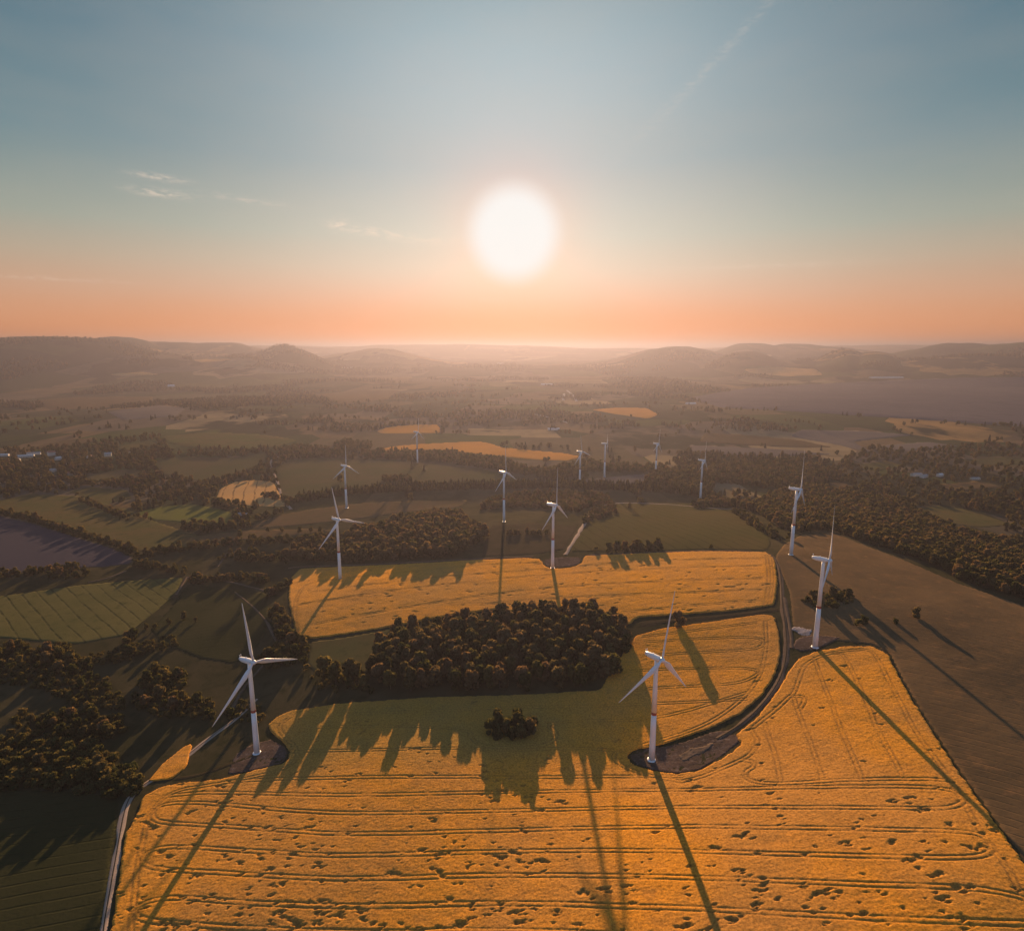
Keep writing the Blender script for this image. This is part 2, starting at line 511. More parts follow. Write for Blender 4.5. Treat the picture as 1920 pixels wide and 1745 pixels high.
def mat_land():
    m, n, pb = new_mat('open_land')
    g = n.n('ShaderNodeNewGeometry'); pos = g.outputs['Position']
    sx = n.n('ShaderNodeSeparateXYZ'); n.l(pos, sx.inputs[0])
    d = n.m('SQRT', n.m('ADD', n.m('POWER', sx.outputs[0], 2.0), n.m('POWER', sx.outputs[1], 2.0)))
    near_ = n.mix(n.smooth(n.noise(pos, .012, 4, .6), .3, .7), (.034, .034, .016, 1), (.062, .052, .028, 1))
    near_ = n.mix(n.smooth(n.noise(pos, .06, 4, .65), .45, .75), near_, (.024, .027, .012, 1))
    wv = n.n('ShaderNodeTexNoise'); wv.inputs['Scale'].default_value = .0006; wv.inputs['Detail'].default_value = 2
    n.l(pos, wv.inputs['Vector'])
    wsc = n.n('ShaderNodeVectorMath', operation='SCALE'); n.l(wv.outputs['Color'], wsc.inputs[0]); wsc.inputs['Scale'].default_value = 500
    wad = n.n('ShaderNodeVectorMath', operation='ADD'); n.l(pos, wad.inputs[0]); n.l(wsc.outputs[0], wad.inputs[1])
    fl = n.n('ShaderNodeVectorMath', operation='MULTIPLY'); n.l(wad.outputs[0], fl.inputs[0]); fl.inputs[1].default_value = (1, .62, 0)

    def patch(scale, stops):
        v = n.n('ShaderNodeTexVoronoi', feature='F1', distance='CHEBYCHEV'); v.inputs['Scale'].default_value = scale
        v.inputs['Randomness'].default_value = .9
        n.l(fl.outputs[0], v.inputs['Vector'])
        sp = n.n('ShaderNodeSeparateColor'); n.l(v.outputs['Color'], sp.inputs[0])
        return n.ramp(sp.outputs[0], stops, 'CONSTANT')
    st = [(0, (.045, .052, .024)), (.16, (.10, .08, .046)), (.30, (.060, .070, .026)), (.44, (.15, .105, .058)), (.54, (.040, .045, .026)),
          (.66, (.12, .095, .066)), (.78, (.27, .165, .065)), (.83, (.060, .056, .034)), (.92, (.24, .18, .10))]
    p1 = patch(.0031, st); p2 = patch(.0013, st)
    far = n.mix(n.smooth(d, 3000, 7000), p1, p2)
    wood = n.smooth(n.noise(fl.outputs[0], .0016, 5, .62), .525, .575)
    far = n.mix(wood, far, n.mix(n.noise(pos, .03, 3, .7), (.022, .026, .016, 1), (.045, .045, .026, 1)))
    far = n.mix(n.m('MULTIPLY', n.smooth(n.noise(pos, .008, 4, .7), .35, .7), .4), far, (.05, .048, .03, 1))
    n.l(n.mix(n.smooth(d, 1000, 1700), near_, far), pb.inputs['Base Color'])
    bp = n.n('ShaderNodeBump'); bp.inputs['Strength'].default_value = .3; bp.inputs['Distance'].default_value = .6
    n.l(n.noise(pos, .4, 4, .7), bp.inputs['Height']); n.l(bp.outputs[0], pb.inputs['Normal'])
    return m


M = {
    'land': mat_land(), 'wheat': mat_wheat(),
    'brown': mat_field('dry_grassland', (.215, .140, .070), (.15, .104, .056), (.25, .15, .072), .014, .45, (1.02, 7.0, .14, (.09, .06, .035)), bump=.3),
    'shade_green': mat_field('shaded_pasture', (.048, .052, .022), (.062, .062, .028), None, .012, .5, (1.75, 9.0, .5, (.025, .026, .012))),  # low base colour stands in for shade from trees and slope
    'striped': mat_field('olive_crop', (.17, .15, .055), (.13, .125, .045), (.10, .10, .035), .012, .4, (.86, 15.0, .8, (.04, .04, .018))),
    'green_rows': mat_field('green_crop', (.085, .080, .030), (.105, .085, .036), None, .010, .5, (.22, 17.0, .7, (.030, .028, .014))),
    'meadow': mat_field('green_meadow', (.11, .12, .04), (.14, .115, .05), (.09, .095, .035), .008, .4),
    'bright': mat_field('bright_meadow', (.17, .18, .045), (.15, .15, .05), None, .010, .5),
    'pale_green': mat_field('hazy_meadow', (.10, .10, .045), (.13, .105, .055), None, .006, .3),
    'tan': mat_field('tan_grassland', (.17, .115, .062), (.14, .105, .055), (.12, .10, .045), .010, .5),
    'olive': mat_field('olive_grassland', (.12, .115, .045), (.15, .115, .05), (.08, .082, .032), .014, .5),
    'stubble': mat_field('stubble', (.45, .26, .095), (.38, .235, .10), None, .012, .5, (.35, 22.0, .9, (.09, .06, .03))),
    'far_wheat': mat_field('far_wheat', (.42, .20, .045), (.34, .175, .05), None, .006, .2),
    'violet_shade': mat_field('violet_shaded_ground', (.080, .074, .095), (.088, .080, .10), None, .008, .6, bump=.2),  # violet grey puts the shade lying on this field into its colour
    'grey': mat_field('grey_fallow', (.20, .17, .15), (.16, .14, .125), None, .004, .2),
    'basin': mat_field('mist_basin', (.115, .108, .128), (.14, .128, .145), (.095, .090, .09), .0016, .05),  # blue grey puts the mist over the basin into its colour
    'soil': mat_field('bare_soil', (.15, .105, .085), (.10, .075, .058), (.24, .19, .17), .05, .7, bump=.6),
    'chalk': mat_field('pale_gravel', (.34, .30, .30), (.17, .14, .13), (.52, .50, .50), .15, .9, bump=.5),
    'track': mat_field('dirt', (.20, .145, .105), (.15, .11, .08), (.26, .20, .15), .06, .8),
    'pale_track': mat_field('pale_dirt', (.36, .28, .22), (.30, .235, .19), None, .06, .8),
    'asphalt': mat_field('asphalt_shine_tone', (.30, .29, .28), (.36, .34, .32), None, .01, .3),  # pale matte tone stands in for the sun's reflection on far roads
    'verge': mat_field('rough_verge', (.060, .052, .028), (.085, .066, .04), None, .05, .7),
    'leaf': mat_leaf('broad_leaves', (.060, .066, .030), (.125, .105, .055), (.165, .115, .068), .5),
    'leaf_green': mat_leaf('green_leaves', (.045, .058, .024), (.09, .09, .036), (.135, .115, .05), .5),
    'needle': mat_leaf('needles', (.022, .026, .014), (.034, .034, .018), (.050, .042, .024), .2),
    'bark': mat_plain('bark', (.07, .055, .042), .9, .1, .3, 1.5),
    'white': mat_plain('turbine_paint', (.78, .79, .80), .38, .4, .03, .4),
    'red': mat_plain('red_paint', (.36, .075, .05), .5, .3, .08, .5),
    'dark_metal': mat_plain('grey_metal', (.18, .18, .19), .5, .4),
    'plaster': mat_plain('pale_plaster', (.62, .58, .53), .8, .2),
    'cream': mat_plain('cream_plaster', (.66, .56, .44), .8, .2),
    'tile': mat_plain('red_roof_tiles', (.30, .12, .08), .7, .2, .2),
    'slate': mat_plain('grey_roof_sheets', (.34, .33, .33), .5, .3, .1),
    'metal_roof': mat_plain('pale_sheet_roof', (.66, .65, .63), .3, .5, .05),
    'concrete': mat_plain('concrete', (.42, .40, .37), .85, .2, .15, .8),
}
# paint of a far roof that catches the low sun
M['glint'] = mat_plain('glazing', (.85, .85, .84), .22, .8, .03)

# ------------------------------------------------------------------ the ground, one sheet to the horizon
fr = np.concatenate([np.linspace(-math.pi, -1.0, 40, endpoint=False), np.linspace(-1.0, -.78, 40, endpoint=False),
                     np.linspace(-.78, .78, 640, endpoint=False), np.linspace(.78, 1.0, 40, endpoint=False), np.linspace(1.0, math.pi, 40)])
rr = np.concatenate([[2.0], np.exp(np.linspace(math.log(120), math.log(61000), 640))])
AZ, RR = np.meshgrid(fr, rr)
gx = RR * np.sin(AZ); gy = RR * np.cos(AZ); gz = T(gx, gy)
na, nr = len(fr), len(rr)
idx = np.arange(na * nr).reshape(nr, na)
F = np.stack([idx[:-1, :-1], idx[:-1, 1:], idx[1:, 1:], idx[1:, :-1]], -1).reshape(-1, 4)[:, ::-1]
terrain = mesh('terrain', np.stack([gx, gy, gz], -1).reshape(-1, 3), F, M['land'], True)
tag(terrain, 'rolling countryside of meadows, woods and far hazy hills', None, None, 'structure')
GZMIN = float(gz.min()); GZMAX = float(gz.max())

FIELD_PX = []           # outlines kept so that scattered woods leave the fields open


def grid_sheet(name, poly, mat, cell, hgt, lines=None, pits=None, gauge=3.0, half=.62, depth=.85, rag=.0, tintf=None, label=None, keep=True, seg=12, rough=0.0):
    """a crop or grass sheet draped on the terrain with its own height, sown on a grid whose rim follows the outline"""
    if keep:
        FIELD_PX.append(np.array(poly, float))
    P = g2(smooth_line(densify(poly, seg), True, 1))
    if rag:
        P = densify(P, 2.2)
        P = P + (np.stack([vnoise(P[:, 0] / 2.5, P[:, 1] / 2.5, 5), vnoise(P[:, 0] / 2.5, P[:, 1] / 2.5, 9)], 1) - .5) * rag
    x0, y0 = P.min(0) - np.array(cell); x1, y1 = P.max(0) + np.array(cell)
    nx = int((x1 - x0) / cell[0]) + 2; ny = int((y1 - y0) / cell[1]) + 2
    xs = x0 + np.arange(nx) * cell[0]; ys = y0 + np.arange(ny) * cell[1]
    ins = np.zeros((ny, nx), bool)
    Q = np.roll(P, -1, 0)
    for j, yy in enumerate(ys):
        c = (P[:, 1] > yy) != (Q[:, 1] > yy)
        if c.any():
            xc = np.sort(P[c, 0] + (yy - P[c, 1]) * (Q[c, 0] - P[c, 0]) / (Q[c, 1] - P[c, 1]))
            ins[j] = (np.searchsorted(xc, xs) % 2) == 1
    cells = ins[:-1, :-1] | ins[1:, :-1] | ins[:-1, 1:] | ins[1:, 1:]
    used = np.zeros((ny, nx), bool)
    used[:-1, :-1] |= cells; used[1:, :-1] |= cells; used[:-1, 1:] |= cells; used[1:, 1:] |= cells
    groove = np.zeros((ny, nx), np.float32); soil = np.zeros((ny, nx), np.float32)
    for ln_ in (lines or []):
        L = g2(densify(smooth_line(ln_, False, 2), 10, False))
        L = L + (np.stack([vnoise(L[:, 0] / 30, L[:, 1] / 30, 31), vnoise(L[:, 0] / 30, L[:, 1] / 30, 33)], 1) - .5) * .7
        m_ = gauge / 2 + half + .8
        for i in range(len(L) - 1):
            a, b = L[i], L[i + 1]; dd = b - a; ll = dd @ dd
            if ll < 1e-6:
                continue
            i0 = max(0, int((min(a[0], b[0]) - m_ - x0) / cell[0])); i1 = min(nx, int((max(a[0], b[0]) + m_ - x0) / cell[0]) + 2)
            j0 = max(0, int((min(a[1], b[1]) - m_ - y0) / cell[1])); j1 = min(ny, int((max(a[1], b[1]) + m_ - y0) / cell[1]) + 2)
            if i1 <= i0 or j1 <= j0:
                continue
            X, Y = np.meshgrid(xs[i0:i1], ys[j0:j1])
            t = ((X - a[0]) * dd[0] + (Y - a[1]) * dd[1]) / ll
            ds = np.abs((X - a[0]) * dd[1] - (Y - a[1]) * dd[0]) / math.sqrt(ll)
            e_ = .5 / math.sqrt(ll)
            g_ = np.clip(1.45 - np.abs(ds - gauge / 2) / half, 0, 1) * ((t > -e_) & (t < 1 + e_))
            sv = g_ * (.30 + .75 * vnoise(X / 8, Y / 8, 79)) * (.25 + .75 * abs(dd[1]) / math.sqrt(ll))  # real soil, deepened on lines along the sun where no groove shade falls
            soil[j0:j1, i0:i1] = np.maximum(soil[j0:j1, i0:i1], np.minimum(sv, 1))
            g_ *= .10 + .36 * vnoise(X / 11, Y / 11, 77)
            groove[j0:j1, i0:i1] = np.maximum(groove[j0:j1, i0:i1], np.minimum(g_, 1))
    soil = np.maximum(soil, groove * 1.1)
    for (px_, py_, ra, rb, rot) in (pits if pits is not None else []):
        m_ = max(ra, rb) * 1.5
        i0 = max(0, int((px_ - m_ - x0) / cell[0])); i1 = min(nx, int((px_ + m_ - x0) / cell[0]) + 2)
        j0 = max(0, int((py_ - m_ - y0) / cell[1])); j1 = min(ny, int((py_ + m_ - y0) / cell[1]) + 2)
        if i1 <= i0 or j1 <= j0:
            continue
        X, Y = np.meshgrid(xs[i0:i1], ys[j0:j1]); dx = X - px_; dy = Y - py_
        c_, s_ = math.cos(rot), math.sin(rot)
        e = np.hypot((dx * c_ + dy * s_) / ra, (-dx * s_ + dy * c_) / rb)
        e = e + (fbm(X / 1.9, Y / 1.5, 51, 3) - .5) * 2.0
        g_ = np.clip((1.0 - e) / .5, 0, 1)
        groove[j0:j1, i0:i1] = np.maximum(groove[j0:j1, i0:i1], g_ * .78)
        soil[j0:j1, i0:i1] = np.maximum(soil[j0:j1, i0:i1], g_ * .6)  # pit floors darkened too: shade of the crop edge put into the colour
    X, Y = np.meshgrid(xs, ys)
    vid = -np.ones((ny, nx), np.int64); k = used.sum(); vid[used] = np.arange(k)
    ux, uy = X[used].copy(), Y[used].copy(); inn = ins[used]
    h = hgt * (1 - depth * groove[used])
    if rough:
        h = h + (fbm(ux / 1.3, uy / 1.3, 61, 2) - .5) * rough + (fbm(ux / 14, uy / 11, 63, 3) - .5) * rough * 1.6
    o_ = np.where(~inn)[0]
    PQ = Q - P; LL = np.maximum((PQ ** 2).sum(1), 1e-9)
    for i in range(0, len(o_), 500):
        q = o_[i:i + 500]
        t = np.clip(((ux[q, None] - P[:, 0]) * PQ[:, 0] + (uy[q, None] - P[:, 1]) * PQ[:, 1]) / LL, 0, 1)
        bx = P[:, 0] + t * PQ[:, 0]; by = P[:, 1] + t * PQ[:, 1]
        bi = ((ux[q, None] - bx) ** 2 + (uy[q, None] - by) ** 2).argmin(1); ii = np.arange(len(q))
        ux[q] = bx[ii, bi]; uy[q] = by[ii, bi]
    h[o_] = -.6
    zz = T(ux, uy) + h
    Fq = np.stack([vid[:-1, :-1][cells], vid[:-1, 1:][cells], vid[1:, 1:][cells], vid[1:, :-1][cells]], 1)
    at = {}
    if lines or pits is not None or tintf:
        at = {'soil': soil[used], 'tint': tintf(ux, uy) if tintf else np.zeros(k)}
    ob = mesh(name, np.stack([ux, uy, zz], 1), Fq, mat, True, attrs=at)
    tag(ob, label, None, None, 'structure')
    return ob


def ribbon(name, line, mat, width, off, label=None, jitter=.4, keepclear=True):
    L = g2(densify(smooth_line(line, False, 2), 8, False))
    # resample evenly
    seg = np.hypot(*np.diff(L, axis=0).T); s = np.concatenate([[0], np.cumsum(seg)])
    step = max(2.0, width * .6); n = max(4, int(s[-1] / step))
    tt = np.linspace(0, s[-1], n)
    L = np.stack([np.interp(tt, s, L[:, 0]), np.interp(tt, s, L[:, 1])], 1)
    for _ in range(3):
        L[1:-1] = (L[:-2] + 2 * L[1:-1] + L[2:]) / 4
    d = np.gradient(L, axis=0); d /= np.maximum(np.hypot(d[:, 0], d[:, 1]), 1e-6)[:, None]
    nv = np.stack([-d[:, 1], d[:, 0]], 1)
    m_ = 5; V = []
    for i in range(m_):
        f = (i / (m_ - 1) - .5) * width
        q = L + nv * (f + (vnoise(tt / 16, tt * 0 + i, 3) - .5)[:, None] * jitter * width * (1 if i in (0, m_ - 1) else .2))
        V.append(np.stack([q[:, 0], q[:, 1], T(q[:, 0], q[:, 1]) + (off if 0 < i < m_ - 1 else -.05)], 1))
    V = np.array(V); id_ = np.arange(m_ * n).reshape(m_, n)
    Fq = np.stack([id_[:-1, :-1], id_[1:, :-1], id_[1:, 1:], id_[:-1, 1:]], -1).reshape(-1, 4)[:, ::-1]
    o = mesh(name, V.reshape(-1, 3), Fq, mat, True)
    tag(o, label, None, None, 'structure')
    return o


# ------------------------------------------------------------------ wheat fields
W1 = [(190, 1860), (205, 1760), (216, 1700), (228, 1610), (238, 1560), (255, 1530), (268, 1495), (300, 1478), (335, 1468), (385, 1466), (425, 1460), (460, 1450), (500, 1440), (533, 1432),
      (545, 1415), (535, 1395), (515, 1378), (500, 1362), (520, 1345), (545, 1333), (650, 1319), (800, 1309), (1000, 1303), (1125, 1295), (1140, 1268), (1168, 1225), (1192, 1193), (1240, 1180),
      (1340, 1166), (1430, 1153), (1452, 1156), (1461, 1190), (1463, 1225), (1455, 1262), (1430, 1302), (1390, 1337), (1340, 1362), (1280, 1383), (1228, 1399), (1190, 1405),
      (1174, 1416), (1185, 1434), (1225, 1446), (1268, 1453), (1310, 1447), (1355, 1424), (1392, 1396), (1378, 1380), (1420, 1346), (1455, 1300), (1480, 1258), (1498, 1236), (1535, 1222), (1585, 1213),
      (1635, 1213), (1665, 1228), (1682, 1262), (1705, 1305), (1745, 1368), (1795, 1446), (1850, 1522), (1900, 1592), (1960, 1675), (2110, 1860)]
r3 = lambda pts: [(1280 + a / 3, 1200 + b / 3) for a, b in pts]
TR1 = [
    [(243, 1860), (243, 1745), (250, 1690), (258, 1625), (268, 1570), (278, 1530), (300, 1500), (340, 1480), (400, 1473), (470, 1460), (530, 1445), (560, 1425), (556, 1402), (535, 1385), (520, 1365), (540, 1348)],
    [(345, 1480), (480, 1462), (640, 1460), (800, 1458), (1000, 1459), (1140, 1457), (1280, 1458)],
    [(320, 1493), (375, 1487), (500, 1490), (640, 1493), (800, 1490), (1000, 1486), (1150, 1484), (1280, 1483), (1450, 1479), (1640, 1476), (1770, 1478), (1800, 1492), (1808, 1506), (1780, 1518), (1700, 1518), (1500, 1515), (1280, 1515), (1000, 1521), (800, 1525), (640, 1527), (500, 1518), (400, 1508), (320, 1505), (288, 1518), (284, 1535), (300, 1545), (400, 1550), (520, 1558), (640, 1566), (800, 1563), (1000, 1557), (1280, 1551), (1500, 1554), (1700, 1558), (1820, 1561), (1852, 1575), (1864, 1593), (1848, 1607), (1790, 1611), (1600, 1607), (1280, 1597), (1000, 1597), (800, 1602), (640, 1607), (500, 1600), (380, 1592), (300, 1590), (268, 1605), (266, 1622), (300, 1633), (400, 1638), (520, 1645), (640, 1651), (800, 1646), (960, 1642), (1280, 1647), (1500, 1655), (1700, 1662), (1840, 1668), (1930, 1688), (1990, 1720), (1940, 1735), (1880, 1733), (1600, 1722), (1280, 1704), (960, 1695), (800, 1698), (640, 1703), (450, 1694), (330, 1684), (280, 1690), (252, 1705), (255, 1725), (330, 1735), (640, 1752), (960, 1745), (1280, 1762), (1600, 1782), (1990, 1800)],
    r3([(0, 800), (130, 770), (240, 720), (330, 680), (380, 650), (415, 600), (420, 565), (395, 530), (385, 505), (430, 470), (520, 400), (590, 330), (630, 300), (650, 240), (680, 150), (740, 110), (830, 80), (890, 80), (920, 110), (950, 170), (1010, 300), (1060, 420), (1110, 540), (1170, 640), (1250, 790)]),
    r3([(740, 110), (770, 200), (830, 340), (870, 460), (920, 580), (980, 710), (1010, 790)]),
    r3([(620, 310), (640, 380), (680, 480), (720, 590), (760, 700), (785, 790)]),
    r3([(460, 470), (480, 540), (520, 650), (550, 800)]),
    r3([(740, 110), (830, 75), (1000, 55), (1060, 65), (1100, 110), (1150, 210), (1200, 310), (1250, 410), (1320, 540), (1440, 690), (1540, 850), (1580, 910), (1650, 1040), (1720, 1140), (1760, 1200), (1830, 1290), (1890, 1400), (1990, 1560), (2150, 1800)]),
    r3([(330, 680), (400, 690), (400, 720), (360, 740), (350, 780), (420, 810), (560, 815), (780, 800), (1000, 790), (1260, 785), (1450, 790), (1500, 800)]),
    r3([(600, 320), (680, 320), (690, 345), (660, 390)]),
    # ring track round the bare patch and the arms to the tree island
    [(1280, 1468), (1225, 1458), (1180, 1445), (1152, 1428), (1150, 1413), (1180, 1405), (1240, 1390), (1300, 1370), (1350, 1345), (1395, 1310), (1425, 1272), (1438, 1220), (1435, 1165)],
    [(540, 1410), (700, 1408), (860, 1403), (960, 1408), (1060, 1402), (1150, 1408)],
    [(600, 1365), (760, 1362), (880, 1368), (885, 1385), (900, 1398), (960, 1404), (1030, 1398), (1048, 1375), (1020, 1358), (1090, 1352), (1230, 1352), (1400, 1300)],
    [(640, 1340), (800, 1334), (1000, 1326), (1130, 1325), (1300, 1318), (1400, 1312)],
    [(1150, 1300), (1250, 1290), (1380, 1285), (1418, 1270), (1425, 1258), (1380, 1253), (1230, 1256), (1160, 1262)],
    [(1200, 1232), (1300, 1225), (1410, 1220), (1432, 1212), (1432, 1200), (1400, 1195), (1290, 1200), (1210, 1205)],
    [(1205, 1195), (1300, 1184), (1420, 1168)],
]
dens = lambda px, py: .30 + 1.0 * (px < 1000) + .25 * (px > 1000) * (py > 1480)
PX = []
for _ in range(9000):
    px = random.uniform(200, 1960); py = random.uniform(1200, 1850)
    q = (py - 1050) / 700.0
    if random.random() > .12 + q * .75:
        continue
    dd = dens(px, py) * (.35 + 1.4 * float(vnoise(px / 85, py / 45, 88) > .45))
    if py < 1450 and px < 1150: dd *= .8
    if random.random() < dd * .19:
        PX.append((px, py))
PX = np.array(PX)
gx_, gy_ = ground(PX[:, 0], PX[:, 1])
PITS = []
for (a, b) in zip(gx_, gy_):
    k = 1 if random.random() < .62 else random.choice((2, 2, 3))
    s = random.choice((.5, .6, .7, .85, 1.0, 1.35))
    for q in range(k):
        PITS.append((a + q * random.uniform(1.2, 2.8) * s, b + random.uniform(-1.3, 1.3) * s, random.uniform(1.1, 2.6) * s, random.uniform(.8, 1.4) * s, random.uniform(-.5, .6)))


def tint1(x, y):
    px, py = project(x, y, T(x, y))
    a = np.clip((1445 - py) / 60, 0, 1) * np.clip((1180 - px) / 160, 0, 1)
    b = np.clip((350 - px) / 90, 0, 1) * .15
    return np.clip(a * .62 + b + (fbm(x / 40, y / 40, 71, 3) - .5) * .3, 0, .8)


def tint1_world(x, y):          # greener, duller strip before the oval wood
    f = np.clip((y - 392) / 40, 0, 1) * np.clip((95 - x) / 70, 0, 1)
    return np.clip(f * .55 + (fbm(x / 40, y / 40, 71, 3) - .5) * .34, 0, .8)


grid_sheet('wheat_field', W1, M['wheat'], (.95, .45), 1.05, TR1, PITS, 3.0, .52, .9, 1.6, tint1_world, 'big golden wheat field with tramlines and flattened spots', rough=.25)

W3 = [(545, 1085), (562, 1067), (640, 1063), (760, 1058), (900, 1050), (985, 1047), (1015, 1049), (1020, 1062), (1040, 1067), (1075, 1064), (1092, 1056), (1095, 1043), (1200, 1038), (1330, 1034), (1438, 1036),
      (1453, 1048), (1458, 1095), (1452, 1134), (1380, 1144), (1290, 1151), (1195, 1157), (1180, 1172), (1150, 1160), (1000, 1150), (930, 1142), (850, 1152), (720, 1177), (640, 1190), (585, 1197), (556, 1192), (548, 1160), (540, 1120)]
TR3 = [[(556, 1190), (552, 1150), (556, 1120), (572, 1095), (640, 1085), (760, 1073), (900, 1060), (1010, 1056)],
       [(570, 1175), (700, 1150), (850, 1125), (1000, 1105), (1200, 1092), (1430, 1085)], [(560, 1135), (700, 1112), (850, 1095), (1000, 1080), (1200, 1068), (1430, 1062)],
       [(580, 1112), (700, 1096), (850, 1080), (1000, 1070), (1110, 1060), (1300, 1050), (1435, 1048)], [(1438, 1042), (1443, 1090), (1435, 1135)], [(1443, 1042), (1449, 1090), (1441, 1132)],
       [(900, 1135), (1000, 1125), (1200, 1115), (1430, 1108)], [(1170, 1150), (1300, 1136), (1430, 1127)]]
P3 = []
ax_, ay_ = ground(rng.uniform(560, 1450, 230), rng.uniform(1045, 1180, 230))
for a, b in zip(ax_, ay_):
    P3.append((a, b, random.uniform(1.2, 4.0), random.uniform(.9, 1.8), random.uniform(-.5, .5)))
grid_sheet('wheat_field', W3, M['wheat'], (1.5, 1.15), 1.1, TR3, P3, 3.4, .95, .9, 2.0, lambda x, y: np.clip((fbm(x / 60, y / 60, 72, 3) - .5) * .4 + .06, 0, .5), 'golden wheat field behind the oval wood', rough=.3)

